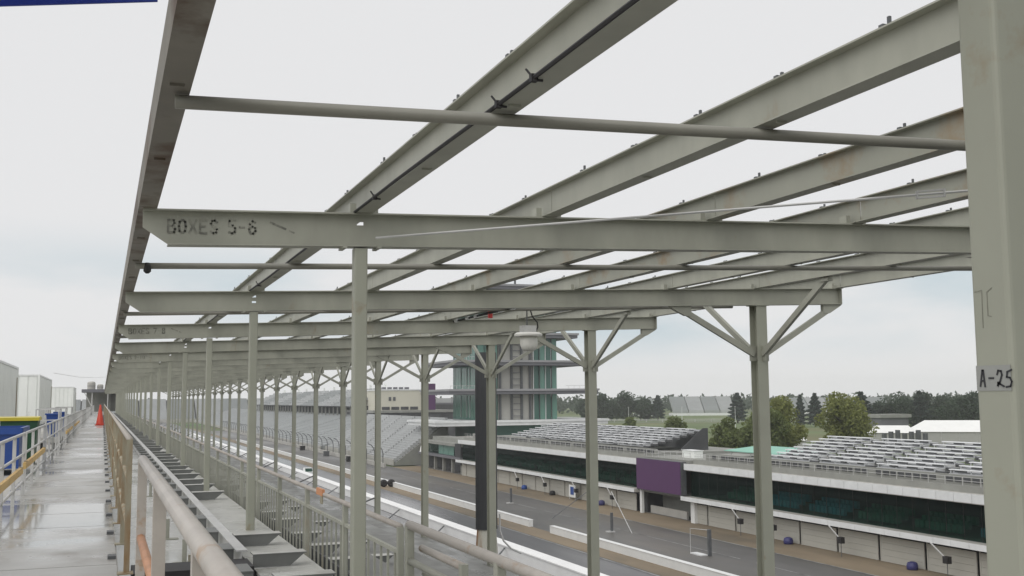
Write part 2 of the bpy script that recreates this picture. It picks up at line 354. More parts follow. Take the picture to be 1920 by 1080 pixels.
# ------------------------------------------------------------------ pit suite buildings
def bench_sections(root, secs, x0, z0, rows, dx, dz, bm):
    for (ya, yb) in secs:
        blk = MB()
        for r in range(rows):
            x = x0+r*dx; z = z0+r*dz
            blk.box(x-.05, x+dx-.06, ya, yb, z-.42, z-.36).box(x+.5, x+dx+.02, ya, yb, z-.36, z-.2)
            n = max(2, int((yb-ya)/2.2))
            for k in range(n+1):
                y = ya+.1+(yb-ya-.2)*k/n; blk.box(x+.1, x+.18, y-.05, y+.05, z-.36, z-.03)
        part('bench_frame', blk, BENCHF, root)
        sx_ = MB()
        for r in range(rows): sx_.box(x0+r*dx, x0+r*dx+.5, ya-1.6, ya-.12, z0+r*dz-.6, z0+r*dz-.3)
        part('aisle_stair', sx_, DKGAP, root, kind='stuff')
        me = MB().box(-.02, .42, ya-(ya+yb)/2, yb-(ya+yb)/2, -.05, .05).mesh('bench', bm)
        for r in range(rows):
            b = inst('bench', me, root, (x0+r*dx, (ya+yb)/2, z0+r*dz)); 
        back = MB()
        for r in range(rows):
            q = ya+.2
            while q < yb-1.2:
                back.box(x0+r*dx+.06, x0+r*dx+.1, q, q+1.1+.5*((r*7+int(q*3)) % 3)*.5, z0+r*dz-.22, z0+r*dz-.06); q += 2.3+.3*((r+int(q)) % 3)
        part('riser', back, DKGAP, root, kind='stuff')
def pit_building(label, y0, y1, door_y, secs, rows, dz, zrow):
    X = 75.7; root = thing('pit_suite_building', label, 'building', (X, (y0+y1)/2, G))
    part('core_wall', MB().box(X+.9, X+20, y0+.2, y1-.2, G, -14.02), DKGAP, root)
    ys = [y for y in door_y if y0+.3 < y < y1-.3]; edges = [y0+.25]+ys+[y1-.25]
    for a, b in zip(edges, edges[1:]):
        if b-a < 2: continue
        d = MB(); zz = G+.02
        while zz < -14.5: d.box(X, X+.12, a+.28, b-.28, zz, min(zz+.62, -14.3)); zz += .64
        part('garage_door', d, DOOR, root)
        part('pier', MB().box(X-.02, X+.3, b-.27, b-.1, G, -14.05), DOOR, root)
    part('lintel', MB().box(X+.1, X+.5, y0+.2, y1-.2, -14.3, -14.03), DARKST, root)
    part('balcony_slab', MB().box(X-1.35, X+20, y0, y1, -14.0, -13.55), CONC2, root)
    n = max(1, round((y1-y0)/2.27)); st = (y1-y0)/n
    me = MB().box(-.06, .0, -st/2+.02, st/2-.02, -.28, .28).mesh('fascia_panel', FASCIA)
    me2 = MB().box(-.06, .0, -st/2+.025, st/2-.025, -.42, .42).mesh('fascia_panel', FASCIA)
    gl = MB().box(0, .03, -st/2+.03, st/2-.03, 0, 3.45).mesh('window_pane', GLS)
    mu = MB().box(-.01, .05, -.018, .018, 0, 3.45).mesh('mullion', BLACK)
    for k in range(n):
        y = y0+st*(k+.5)
        inst('fascia_panel', me, root, (X-1.36, y, -13.74)); inst('fascia_panel', me2, root, (X-.75, y, -9.5))
        inst('window_pane', gl, root, (X+.3, y, -13.52)); inst('mullion', mu, root, (X+.3, y-st/2+.03, -13.52))
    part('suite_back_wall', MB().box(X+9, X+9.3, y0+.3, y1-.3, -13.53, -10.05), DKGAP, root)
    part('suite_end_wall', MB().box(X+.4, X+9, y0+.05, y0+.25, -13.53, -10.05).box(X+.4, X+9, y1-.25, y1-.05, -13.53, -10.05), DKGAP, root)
    st_ = MB(); sg = MB()
    y = y0+3
    while y < y1-9:
        for r in range(3):
            for k in range(9):
                (sg if (int(y) % 5 < 2 or y0 > 140) else st_).box(X+1.2+r*.9, X+1.6+r*.9, y+k*.72, y+k*.72+.5, -13.2+r*.35, -12.4+r*.35)
        y += 8.7
    if st_.v: part('suite_seating', st_, SEATB, root, kind='stuff')
    if sg.v: part('suite_seating', sg, SEATGN, root, kind='stuff')
    part('roof_slab', MB().box(X-.72, X+20, y0, y1, -10.0, -9.15), CONC2, root)
    # seat tiers behind the parapet
    part('parapet_wall', MB().box(X+.6, X+.8, y0+.2, y1-.2, -9.15, -8.55), CONC3, root)
    t = MB()
    for k in range(int((y1-y0-2)/1.15)):
        if k % 9 == 8: continue
        t.box(X+2.55, X+2.62, y0+1+k*1.15, y0+1+k*1.15+.85, -8.42, -7.98)
    part('vent_strip', t, DKGAP, root, kind='stuff')
    part('terrace_wall', MB().box(X+1.6, X+1.75, y0+.2, y1-.2, -9.15, -8.6).box(X+2.62, X+2.9, y0+.2, y1-.2, -9.15, -7.75), CONC3, root)
    rl = MB()
    for zz in (-8.1, -7.75): rl.tube([(X+.7, y0+.3, zz), (X+.7, y1-.3, zz)], .025, 6)
    yy = y0+.5
    while yy < y1: rl.box(X+.68, X+.72, yy-.02, yy+.02, -8.55, -7.75); yy += 2.27
    part('terrace_railing', rl, GALV, root)
    part('deck', MB().box(X+2.9, X+20, y0+.2, y1-.2, -9.15, -8.3), CONC3, root)
    bench_sections(root, secs, 78.9, zrow, rows, 1.3, dz, ALU)
    return root
doors = [105.6+6.76*k for k in range(-9, 22)]
RB = pit_building('two storey pit building with dark glass, right of the purple screen', 44, 130.6, doors, [(107.9, 116.3), (97.9, 105.9), (87.2, 95.9), (76.9, 85.2), (66.5, 74.9), (56, 64.5)], 8, .31, -7.35)
LB = pit_building('two storey pit building with dark glass, left of the purple screen', 144.4, 231, doors, [(150, 158.9), (160.6, 168.3), (170, 177.8), (179.6, 187.8), (189.6, 197.8), (199.6, 207.5)], 8, .30, -7.2)
part('end_panel', MB().prism([(84.3, -8.29), (89.5, -8.29), (89.5, -4.9), (88.6, -4.9)], 'Y', 148.2, 148.4), DKGAP, LB)
part('back_frame', MB().box(89.6, 89.8, 150, 208, -8.3, -5.2), ALUD, LB)
# recess below the purple screen
rc = thing('screen_recess_building', 'concrete recess with low wall under the purple screen', 'building', (78, 137.5, G))
part('back_wall', MB().box(79, 79.4, 130.8, 144.2, G, -9.2), CONC3, rc)
part('soffit', MB().box(75.6, 79, 130.8, 144.2, -13.9, -13.6), CONC3, rc)
part('low_wall', MB().box(76.6, 76.9, 133, 143.6, G, -15.9), CONC2, rc)
part('side_pier', MB().box(75.2, 75.6, 143.7, 144.3, G, -13.6), WHITE, rc)
part('side_pier', MB().box(75.25, 75.7, 128.6, 129.6, G, -14.05), WHITE, rc)
part('roof_deck', MB().box(75.8, 92, 130.7, 144.3, -9.2, -8.7), CONC3, rc)
rl = MB()
for zz in (-8.2, -7.75): rl.tube([(76.2, 130.9, zz), (76.2, 144, zz)], .03, 6)
for k in range(8): rl.box(76.17, 76.23, 131+k*1.83, 131.06+k*1.83, -8.7, -7.75)
part('roof_railing', rl, GALV, rc)
scn = thing('video_screen', 'large blank purple screen between the two pit buildings', 'screen', (74.9, 137.5, -11))
part('screen_face', MB().box(74.6, 74.66, 131.1, 144.1, -13.4, -8.95), PURPLE, scn)
part('cabinet', MB().box(74.67, 75.5, 131.0, 144.2, -13.5, -8.9), DARKST, scn)
mc = thing('mint_canopy', 'mint green canopy roof on posts behind the terrace railing', 'canopy', (86, 120, -9))
part('canopy_roof', MB().prism([(83.5, -7.7), (89.5, -7.15), (89.5, -7.05), (83.5, -7.6)], 'Y', 117.5, 134), TEAL, mc)
for y in (118, 122.8, 127.6, 132.5):
    part('post', MB().box(83.7, 83.8, y, y+.1, -8.7 if y > 130.6 else -8.3, -7.67), GALV, mc)
cab = thing('equipment_box', 'pale grey box standing on the roof above the purple screen', 'box', (80, 139, -8.7))
part('cabinet', MB().box(79.2, 80.6, 135, 138.4, -8.7, -7.7), CONTW, cab)
part('lid', MB().box(79.1, 80.7, 134.9, 138.5, -7.7, -7.6), WHITE, cab)

# ------------------------------------------------------------------ low building at the tower's foot
an = thing('control_annex', 'low dark building with green glass band left of the tower', 'building', (78, 250, G))
part('ground_wall', MB().box(78.5, 92, 232, 268, G, -13.8), DKGAP, an)
for y in (233, 240, 247, 254, 261): part('pier', MB().box(76.4, 77, y, y+.8, G, -13.75), CONC3, an)
part('balcony_slab', MB().box(75.6, 92, 231.6, 266, -13.75, -13.2), SLABD, an)
for k in range(8): part('window_pane', MB().box(77.0, 77.1, 232.5+k*4.1, 236.4+k*4.1, -13.15, -10.9), GLT if k in (2, 3, 4) else GLS, an)
part('roof_slab', MB().box(75.9, 92, 231.6, 266, -10.85, -10.2), CONC3, an)
part('plant_box', MB().box(75.75, 77.2, 231.7, 236, -14.8, -10.15), PADK, an)
part('upper_terrace', MB().box(78, 82, 233, 261, -10.2, -9.2), CONC3, an)
part('upper_deck', MB().box(82, 112, 232, 261, -10.1, -9.4), CONC2, an)
ft = thing('white_feather_tent', 'small pointed white tent on the annex terrace edge', 'tent', (75.0, 262, -13.2))
part('cover', MB().lathe((76.6, 264, -13.2), [(1.2, 0), (1.0, 1.0), (.55, 2.6), (.06, 4.0)], 10), TENT, ft)

# ------------------------------------------------------------------ glass tower
pg = thing('glass_tower', 'tall tiered tower of green glass and grey concrete with broad slabs', 'tower', (101, 272, G))
X0, X1, Y0, Y1 = 90, 112.8, 262, 282
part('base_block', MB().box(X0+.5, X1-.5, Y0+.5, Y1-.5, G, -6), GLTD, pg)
lv = [-6.0, 2.0, 9.4, 16.6, 23.2, 29.2]
for i, (za, zb) in enumerate(zip(lv, lv[1:])):
    a, b = za+.55, zb-.9
    part('concrete_core', MB().box(X0+6, X0+15.6, Y0+.25, Y1-.6, a, b), COREG, pg)
    part('inner_core', MB().box(X0+1.4, X1-1.4, Y0+1.6, Y1-1.6, a, b), COREG, pg)
    for k in range(8):                                       # west face, seen obliquely
        y = Y0+.3+k*2.45
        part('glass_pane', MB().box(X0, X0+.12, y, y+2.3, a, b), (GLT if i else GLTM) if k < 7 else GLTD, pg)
        if k in (2, 3, 5): part('fin_or_glint', MB().box(X0-.2, X0+.0, y-.11, y-.04, a+.6, b-.3), GLINTW, pg)  # short pale strips stand in for highlights on the glass
    for k in range(3):
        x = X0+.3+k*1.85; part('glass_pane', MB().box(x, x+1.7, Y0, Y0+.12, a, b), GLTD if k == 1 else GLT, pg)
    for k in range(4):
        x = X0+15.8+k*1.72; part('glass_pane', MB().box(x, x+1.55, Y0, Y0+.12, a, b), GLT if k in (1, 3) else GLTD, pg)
        part('fin_or_glint', MB().box(x-.14, x-.02, Y0-.45, Y0-.02, a, b), DARKST if k % 2 else WHITE, pg)
    for x in (X0+6.2, X0+9.4, X0+12.2, X0+14.6): part('fin_or_glint', MB().box(x, x+.55, Y0-.2, Y0+.24, a, b), DARKST, pg)
    for j in range(4): part('balcony_rail', MB().box(X0+10.1, X0+12.0, Y0-.35, Y0-.15, a+.9+j*1.6, a+1.05+j*1.6), SLABD, pg)
ext = {0: (12, 13), 1: (8.4, 10.3), 2: (7, 7.4), 3: (5, 4.5), 4: (3.5, 3), 5: (2.4, 2)}
for i, z in enumerate(lv):
    l_, r_ = ext[i]; m_ = FASCIA if i == 0 else SLABD
    part('floor_slab', MB().box(X0-l_, X1+r_, Y0-3.2, Y1+2.5, z-.85, z-.05), m_, pg)
    part('slab_edge', MB().box(X0-l_-.3, X1+r_+.3, Y0-3.5, Y1+2.8, z-.05, z+.5), m_ if i == 0 else SLABE, pg)
    if i in (1, 2):
        rr = MB()
        for k in range(26):
            x = X0-l_+.4+k*(X1+r_-X0+l_-.8)/25
            if X0-1 < x < X1+1: continue
            rr.box(x, x+.06, Y0-3, Y0-2.94, z+.3, z+1.3)
        rr.box(X0-l_+.3, X0-1, Y0-3.02, Y0-2.92, z+1.28, z+1.36).box(X1+1, X1+r_-.2, Y0-3.02, Y0-2.92, z+1.28, z+1.36)
        part('balcony_rail', rr, GALV, pg, kind='stuff')
for dx in (8.2, 11.5): part('antenna_mast', MB().box(X0+dx, X0+dx+.45, Y0+2, Y0+2.4, 29.5, 32.6), DARKST, pg)

# ------------------------------------------------------------------ far stands of the front straight
def stand(label, y0, y1, x0, x1, z0, z1, rows, m, aisles, upper=None, skew=0):
    root = thing('tiered_grandstand', label, 'grandstand', (x0, (y0+y1)/2, G))
    n = len(aisles)-1
    for a, b in zip(aisles, aisles[1:]):
        t = MB()
        for r in range(rows):
            xa = x0+(x1-x0)*r/rows; xb = x0+(x1-x0)*(r+1)/rows; za = z0+(z1-z0)*r/rows; zb = z0+(z1-z0)*(r+1)/rows
            s = skew*r/rows
            t.hexa([(xa, a+.6+s, za-.6), (xb, a+.6+s, za-.6), (xb, b-.6+s, za-.6), (xa, b-.6+s, za-.6), (xa, a+.6+s, zb), (xb, a+.6+s, zb), (xb, b-.6+s, zb), (xa, b-.6+s, zb)])
        part('seat_block', t, m, root)
    part('base', MB().prism([(x0, G), (x1, G), (x1, z1-.9), (x0, z0-.9)], 'Y', y0+skew*.5, y1), CONC3, root)
    part('front_wall', MB().box(x0-.5, x0-.1, y0, y1, G, z0+.2), CONC2, root)
    if upper:
        ux0, ux1, uz0, uz1, ur, ya, yb = upper
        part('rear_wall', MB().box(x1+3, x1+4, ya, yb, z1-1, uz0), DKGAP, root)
        me = MB().box(-.3, .3, -.3, .3, z1-.5, uz0-.4).mesh('column', CONC3)
        y = ya+4
        while y < yb: inst('column', me, root, (ux0+1, y, 0)); y += 9
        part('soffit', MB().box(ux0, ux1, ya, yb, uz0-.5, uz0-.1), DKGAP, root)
        for k in range(int((yb-ya)/40)):
            a = ya+k*40; t = MB()
            for r in range(ur):
                xa = ux0+(ux1-ux0)*r/ur; xb = ux0+(ux1-ux0)*(r+1)/ur; za = uz0+(uz1-uz0)*r/ur; zb = uz0+(uz1-uz0)*(r+1)/ur
                t.box(xa, xb, a+.8, a+39.2, za-.3, zb)
                for q in range(5):
                    if r % 2: t.box(xa, xa+.4, a+2+q*7.4, a+7+q*7.4, zb, zb+.5)
            part('upper_seat_block', t, SEATL if k % 2 else SEATG, root)
        rw = MB()
        y = ya+6
        while y < yb: rw.box(ux1, ux1+.8, y, y+1.6, uz1-1, uz1+2.2); y += 27
        part('roof_stair', rw, CONTW, root)
    return root
FS = stand('long two tier grey grandstand with dark band along the far straight', 366, 900, 70, 100, -15.8, -6.2, 22, SEATG, [366+k*44.5 for k in range(13)], (96, 112, -2.6, 4.4, 12, 440, 760))
NS = stand('steep pale bleacher bank with aisles left of the glass tower', 272, 362, 71, 85.5, -15.6, -4.9, 20, SEATL, [272, 287, 302, 317, 332, 347, 362])
cf = thing('catch_fence', 'curved catch fence posts and cables below the far grandstand', 'fence', (66.5, 430, G))
pts = [(0, 0, 0), (0, 0, 3.4), (-.25, 0, 4.4), (-.9, 0, 5.2), (-1.7, 0, 5.6)]
me = MB().tube(pts, .11, 6).mesh('fence_post', DARKST)
for k in range(44): inst('fence_post', me, cf, (66.9-.0*k, 268+k*9, G))
for z in (1.5, 2.6, 3.6, 4.6): part('cable', MB().tube([(66.9-(.3 if z > 4 else 0), 268, G+z), (66.9-(.3 if z > 4 else 0), 660, G+z)], .035, 4), DARKST, cf)
part('fence_base', MB().box(66.6, 67.2, 266, 660, G-.02, G+1.0), CONC2, cf)
# odds and ends along the fence foot
for k, (y, c, lb) in enumerate(((285, BLACK, 'black crate by the fence foot, nearest the glass tower'), (297, BLACK, 'black tyre crate by the fence foot, second from the tower'), (330, DARKST, 'grey crate by the fence foot, third from the tower'), (372, BLACK, 'black crate by the fence foot, farthest from the tower'))):
    o = thing('equipment_crate', lb, 'crate', (64.6, y, G)); part('body', MB().box(63.8, 65.4, y-.8, y+.8, G-.01, G+1.3), c, o); part('lid', MB().box(63.7, 65.5, y-.9, y+.9, G+1.3, G+1.42), c, o)
# distant banked stand across the end of the straight, grass bank in front
ds = thing('curved_end_grandstand', 'pale grey stand closing the far end of the straight', 'grandstand', (40, 930, G))
for k in range(9):
    xa = -60+k*22; t = MB()
    for r in range(10): t.box(xa+.5, xa+21.5, 915+r*3, 918+r*3, -16+r*1.8, -14.2+r*1.8)
    part('seat_block', t, SEATG if k % 2 else SEATL, ds)
part('support_wall', MB().box(-60, 138, 945.2, 946, G, 1), CONC3, ds)
part('front_wall', MB().box(-60, 138, 913.6, 914.6, G-.2, -14.3), CONC2, ds)
# cream building with purple board
cb = thing('media_building', 'cream flat roofed building above the far bleachers', 'building', (112, 425, G))
part('lower_terrace', MB().box(99, 134, 412, 470, G, -5.2), DKGAP, cb)
part('terrace_slab', MB().box(98.6, 134, 411.6, 470, -5.2, -4.3), CONC3, cb)
part('upper_floor', MB().box(103.5, 121, 420, 450, -4.3, 3.6), CREAM, cb)
part('roof_edge', MB().box(103.2, 121.3, 419.7, 450.3, 3.6, 4.1), FASCIA, cb)
for x in (107.1, 108.9): part('window', MB().box(x, x+1.0, 419.85, 420, -.5, 1.0), DARKST, cb)
for k in range(4): part('opening', MB().box(104.3+k*3.9, 107.5+k*3.9, 419.8, 420, -4.1, -2.9), DKGAP, cb)
for k in range(5): part('roof_unit', MB().box(105.6+k*2.4, 107.0+k*2.4, 424, 426, 4.1, 5.0), SLABD, cb)
pb = thing('purple_board', 'tall purple board rising beside the cream building', 'sign', (123.5, 419, -5))
part('panel', MB().box(121.6, 126.0, 418, 418.3, -4.2, 6.2), PURPLE, pb)
part('frame', MB().box(121.5, 126.1, 418.3, 418.8, -4.3, 6.3), DARKST, pb)
db = thing('dark_rear_building', 'dark low building between the purple board and the tower', 'building', (136, 425, G))
part('wall', MB().box(134.2, 152, 420, 450, G, -2.2), DKGAP, db)
part('roof', MB().box(134.1, 152.4, 419.5, 450, -2.2, -1.5), SLABD, db)
part('roof_unit', MB().box(136.0, 139.2, 421, 425, -1.5, 1.8), CONC3, db)
part('clerestory', MB().box(134.6, 151, 424, 446, -1.5, .4), SEATL, db)

# ------------------------------------------------------------------ pit lane furniture
def mast(y, k):
    r = thing('pit_boom', f'black monitor box hanging on a boom arm at the garages, {ORDN[k]} to the camera', 'boom', (73.9, y, G), 'boom arms along the garages')
    part('boom_arm', MB().bar((74.28, y+2.6, -13.95), (73.9, y, -15.25), .1, .1), GALV, r)
    part('monitor', MB().box(73.65, 74.15, y-.32, y+.32, -15.6, -14.95), BLACK, r)
    part('stand_pole', MB().tube([(73.9, y, G-.01), (73.9, y, -15.6)], .04, 6), DARKST, r)
for k, y in enumerate((80.6, 96, 108.3, 115.3, 151, 164.5, 178, 191.5)): mast(y, k)
def barrel(y, k, m, lb):
    r = thing('bin', lb, 'bin', (74.9, y, G), 'bins at the garage doors')
    part('body', MB().lathe((74.7, y, G-.01), [(.46, 0), (.55, .06), (.56, .42), (.5, .55)], 12), m, r, smooth=True)
    part('lid', MB().lathe((74.7, y, G+.54), [(.53, 0), (.46, .14), (.2, .24)], 12), m, r)
barrel(86.2, 0, BLUEK, 'navy blue bin at a garage door, closest to the camera')
barrel(106.6, 1, BLUEK, 'navy blue bin at a garage door, right of the purple screen')
barrel(156.5, 2, BLUEK, 'navy bin at a garage door just left of the purple screen')
barrel(176.5, 3, BLACK, 'black low bin at a garage door left of the front post')
barrel(190, 4, BLUE, 'dark blue bin at a garage door beside the charcoal pole')
nb = thing('notice_board', 'white board with blue square standing by the garage doors', 'sign', (74.6, 167.5, G))
part('panel', MB().box(74.5, 74.56, 166.2, 168.8, -16.6, -14.6), WHITE, nb)
part('blue_square', MB().box(74.44, 74.5, 166.8, 168.1, -16.2, -14.9), BLUE, nb)
for y in (166.3, 168.6): part('leg', MB().box(74.5, 74.56, y, y+.1, G-.01, -16.6), GALV, nb)
single('leaning_pole', MB().tube([(60.2, 142.5, G-.02), (66.5, 141.5, -12.6)], .05, 6), DARKST, 'dark pole leaning over the pit road behind the charcoal column', 'pole', (60.2, 142.5, G))
single('leaning_pole', MB().tube([(62.8, 122.8, G-.02), (64.5, 132, -12.6)], .05, 6), GALV, 'pale pole leaning over the pit road left of the purple screen', 'pole', (62.8, 122.8, G))
for y, x, lb in ((125.3, 61.2, 'dark upright post on the pit road before the screen recess'), (166, 62.9, 'dark upright post on the pit road beside the charcoal column')):
    r = thing('pit_post', lb, 'post', (x, y, G)); part('shaft', MB().box(x-.14, x+.14, y-.14, y+.14, G-.02, -14.6), DARKST, r); part('foot', MB().box(x-.7, x+.3, y-.4, y+.4, G-.03, G+.1), GALV, r)
gf = thing('gate_frame', 'pale hoop frame with dark post on the pit road', 'gate', (61.3, 103, G))
part('hoop', MB().tube([(60.6, 104.6, G-.02), (60.6, 104.6, -14.3), (61.5, 102.4, -14.3)], .04, 6), GALV, gf)
part('post', MB().box(61.4, 61.75, 102.1, 102.4, G-.02, -14.2), DARKST, gf)
part('base_rail', MB().box(60.55, 61.4, 102.4, 104.6, G-.02, G+.12), FASCIA, gf)
tr = thing('pickup_truck', 'small white pickup truck parked on the far track edge', 'truck', (43.4, 243, G))
part('body', MB().box(42.4, 44.4, 240.6, 245.8, G+.45, G+1.15), WHITE, tr)
part('cab', MB().prism([(241.6, G+1.15), (244, G+1.15), (243.6, G+1.95), (242, G+1.95)], 'X', 42.55, 44.25), WHITE, tr)
part('windscreen', MB().prism([(241.35, G+1.2), (241.5, G+1.2), (241.95, G+1.88), (241.8, G+1.88)], 'X', 42.65, 44.15), GLS, tr)
for x in (42.35, 44.15):
    for y in (241.6, 244.8): part('wheel', MB().tube([(x, y, G+.36), (x+.3, y, G+.36)], .4, 12), BLACK, tr)

# ------------------------------------------------------------------ charcoal wrapped pole
dpole = thing('wrapped_pole', 'thick charcoal wrapped pole with rust streaked pale foot', 'pole', (13.6, 38.5, G))
part('wrap', MB().tube([(13.6, 38.5, -4.85), (13.6, 38.5, 1.75)], .41, 20), PADK, dpole, smooth=False)
part('foot', MB().tube([(13.6, 38.5, -9.5), (13.6, 38.5, -5.7), (13.6, 38.5, -4.85)], [.5, .42, .36], 20), PALEPOLE, dpole)
part('shaft', MB().tube([(13.6, 38.5, G-.05), (13.6, 38.5, -9.5)], .4, 12), PALEPOLE, dpole)
part('cable', MB().tube([(14.05, 38.3, -4.3), (14.06, 38.3, -4.9), (14.2, 38.3, -5.3), (14.5, 38.3, -5.6), (14.9, 38.3, -5.8)], .035, 6), GALV, dpole)

# ------------------------------------------------------------------ steel canopy frame
S, YB = 6.1, 7.888
XL, XR, XC, XF, D = .2286, 10.92, 1.784, 9.388, .255
NR = 26
def zt(x): return 1.3397+.0332*x
def row(k): return YB+(k-1)*S
can = thing('roof_frame', 'long open grey steel roof frame on two rows of posts', 'roof frame', (5.5, 40, 0))
def strip(mb, x0, x1, d0, d1, y0, y1):   # sloping bar between depths d0 (top) and d1 below the beam top line
    return mb.hexa([(x0, y0, zt(x0)-d1), (x1, y0, zt(x1)-d1), (x1, y1, zt(x1)-d1), (x0, y1, zt(x0)-d1),
                    (x0, y0, zt(x0)-d0), (x1, y0, zt(x1)-d0), (x1, y1, zt(x1)-d0), (x0, y1, zt(x0)-d0)])
def beam_mesh(slots):
    m = MB(); tw = .005; tf = .011; hw = .068
    strip(m, XL, XR, 0, tf, -hw, hw); strip(m, XL+.17, XR, D-tf, D, -hw, hw)
    a, b = XC-.026, XC+.026
    m.prism([(XL, zt(XL)-tf), (a, zt(a)-tf), (a, zt(a)-D+tf), (XL+.17, zt(XL+.17)-D+tf), (XL, zt(XL)-.125)][::-1], 'Y', -tw, tw)
    strip(m, b, XR, tf, D-tf, -tw, tw)
    d = tf
    for s0, s1 in slots: strip(m, a, b, d, s0, -tw, tw); d = s1
    strip(m, a, b, d, D-tf, -tw, tw)
    strip(m, XR-.012, XR, tf, D-tf, -hw, -tw); strip(m, XR-.012, XR, tf, D-tf, tw, hw)     # end plate
    for x in (XC-.13, XC+.13): m.box(x-.015, x+.015, -.09, .09, zt(x)-D-.015, zt(x)-D)
    return m.mesh('roof_beam', STEEL)
B1, B2 = beam_mesh([(.06, .086)]), beam_mesh([(.052, .078), (.125, .15)])
rear = MB().rrect(0, 0, .05, .052, -3.3, zt(XC)-D-.012, .012).mesh('rear_column', STEEL_C)
fm = MB(); zf = zt(XF)-D
fm.box(-.09, .09, -.1, -.088, -6, zf-.012).box(-.09, .09, .088, .1, -6, zf-.012).box(-.006, .006, -.088, .088, -6, zf-.012).box(-.13, .13, -.12, .12, zf-.012, zf)
front = fm.mesh('front_column', STEEL_C)
jz = .64
bX = MB().bar((0, .0, 0), (1.24, 0, .73), .055, .085).prism([(1.1, .796), (1.46, .807), (1.42, .775), (1.22, .66), (1.1, .66)], 'Y', -.035, .035).mesh('brace', STEEL)
bXm = MB().bar((0, .0, 0), (-1.24, 0, .655), .055, .085).prism([(-1.1, .717), (-1.46, .705), (-1.42, .67), (-1.2, .57), (-1.1, .57)][::-1], 'Y', -.035, .035).mesh('brace', STEEL)
bY = MB().bar((0, 0, 0), (0, -1.6, 1.0), .085, .055, (1, 0, 0)).box(-.045, .045, -1.68, -1.5, .95, 1.005).mesh('brace', STEEL)
bYp = MB().bar((0, 0, 0), (0, 1.6, 1.0), .085, .055, (1, 0, 0)).box(-.045, .045, 1.5, 1.68, .95, 1.005).mesh('brace', STEEL)
gus = MB().box(-.17, .17, -.008, .008, -.1, .13).box(-.008, .008, -.18, -.07, -.1, .13).box(-.008, .008, .07, .18, -.1, .13).mesh('gusset_plate', STEEL)
words = {1: 'BOXES 5-6', 3: 'BOXES 7-8', 5: 'BOXES 9-10'}
for k in range(0, NR+1):
    y = row(k)
    b = inst('roof_beam', B1 if k % 2 else B2, can, (0, y, 0))
    if k in words:
        t = lettering(MB(), words[k], (.4, y-.0062, zt(.4)-.162), (1, 0, .0332), (0, 0, 1), (0, -1, 0), .066, .016, .38, .72)
        t.bar((1.11, y-.0068, zt(1.1)-.075), (1.23, y-.0068, zt(1.2)-.125), .0012, .016, (.4, 0, 1)).bar((1.25, y-.0068, zt(1.2)-.135), (1.29, y-.0068, zt(1.2)-.15), .0012, .012, (.4, 0, 1))
        part('stencil_lettering', t, PAINTK, b)
    inst('rear_column', rear, can, (XC, y if k else 1.732, 0))
    c = inst('front_column', front, can, (XF, y, 0))
    inst('brace', bX, c, (XF+.09, y, jz)); inst('brace', bXm, c, (XF-.09, y, jz))
    inst('brace', bY, c, (XF, y-.1, jz)); inst('brace', bYp, c, (XF, y+.1, jz)); inst('gusset_plate', gus, c, (XF, y, jz))
PX = [XL+.03, 1.805, 3.315, 4.825, 6.335, 7.845, 9.355, 10.86]
PH = .215
def purlin_mesh(m_, fas):
    m = MB(); a, b = .006, S-.006; hw = .062; tf = .009; tw = .004
    m.box(-hw, hw, a, b, 0, tf).box(-hw, hw, a, b, PH-tf, PH).box(-tw, tw, a, b, tf, PH-tf)
    if fas: m.box(-hw, -hw+.008, a, b, tf, PH-tf)
    if not fas: m.box(-hw-.045, -hw, .07, .17, -.001, .07).box(hw, hw+.045, .07, .17, -.001, .07)
    for q in range(1, 4): m.box(-.03, .03, q*1.5-.006, q*1.5+.006, -.012, 0)
    return m.mesh('purlin', m_)
pm, pf, pw_ = purlin_mesh(STEEL, False), purlin_mesh(FASC, True), purlin_mesh(STEEL_W, False)
cm = MB()
for q in range(7):
    y = .45+q*.82; cm.box(-.055, -.042, y-.008, y+.008, 0, (.028, .012, .036, .018)[q % 4]).box(-.06, -.03, y+.03, y+.06, 0, .012)
clip = cm.mesh('roof_clip', DARKST)
for i, x in enumerate(PX):
    for k in range(-2, NR):
        y = row(k)-.12
        p = inst('purlin', pf if i == 0 else (pw_ if i in (3, 4) and k < 2 else pm), can, (x, y, zt(x)+.001), None)
        if k < 10:
            c = inst('roof_clip', clip, p, (x, y, zt(x)+.001+PH)); c['kind'] = 'stuff'
pipe = MB().tube([(0, 0, -.04), (10.6, 0, -.04+.0332*10.6)], .031, 10).mesh('bracing_pipe', PIPEM, smooth=True)
for k in range(0, NR): inst('bracing_pipe', pipe, can, (.26, row(k)+3.02, zt(.26)), None)
rod = part('tie_rod', MB().tube([(1.87, 7.74, 1.2), (9.39, 2.81, 1.525)], .009, 6), GALV, can)
A, B = Vector((1.87, 7.74, 1.2)), Vector((9.39, 2.81, 1.525)); d = (B-A).normalized(); c = A+(B-A)*.435
tb = MB(); sx = d.cross(Vector((0, 0, 1))).normalized()
for s in (-1, 1): tb.bar(c-d*.085+Vector((0, 0, s*.022)), c+d*.085+Vector((0, 0, s*.022)), .014, .012)
for s in (-1, 1): tb.bar(c+d*s*.085-Vector((0, 0, .028)), c+d*s*.085+Vector((0, 0, .028)), .016, .016)
part('turnbuckle', tb, GALV, rod)
cd = part('conduit', MB().tube([(1.728+.005*math.sin(y*1.7), y, zt(1.8)+.004) for y in np.arange(-3, 45, .8)], .011, 6), BLACK, can)
for y in (2.1, 4.25, 4.7, 7.2, 9.0, 11.4, 13.2):
    part('clamp', MB().box(1.717, 1.748, y-.015, y+.015, zt(1.8)-.014, zt(1.8)+.02).bar((1.725, y, zt(1.8)+.01), (1.708, y+.03, zt(1.8)+.05), .008, .008).bar((1.725, y-.01, zt(1.8)-.008), (1.765, y-.03, zt(1.8)-.014), .01, .01), BLACK, cd)
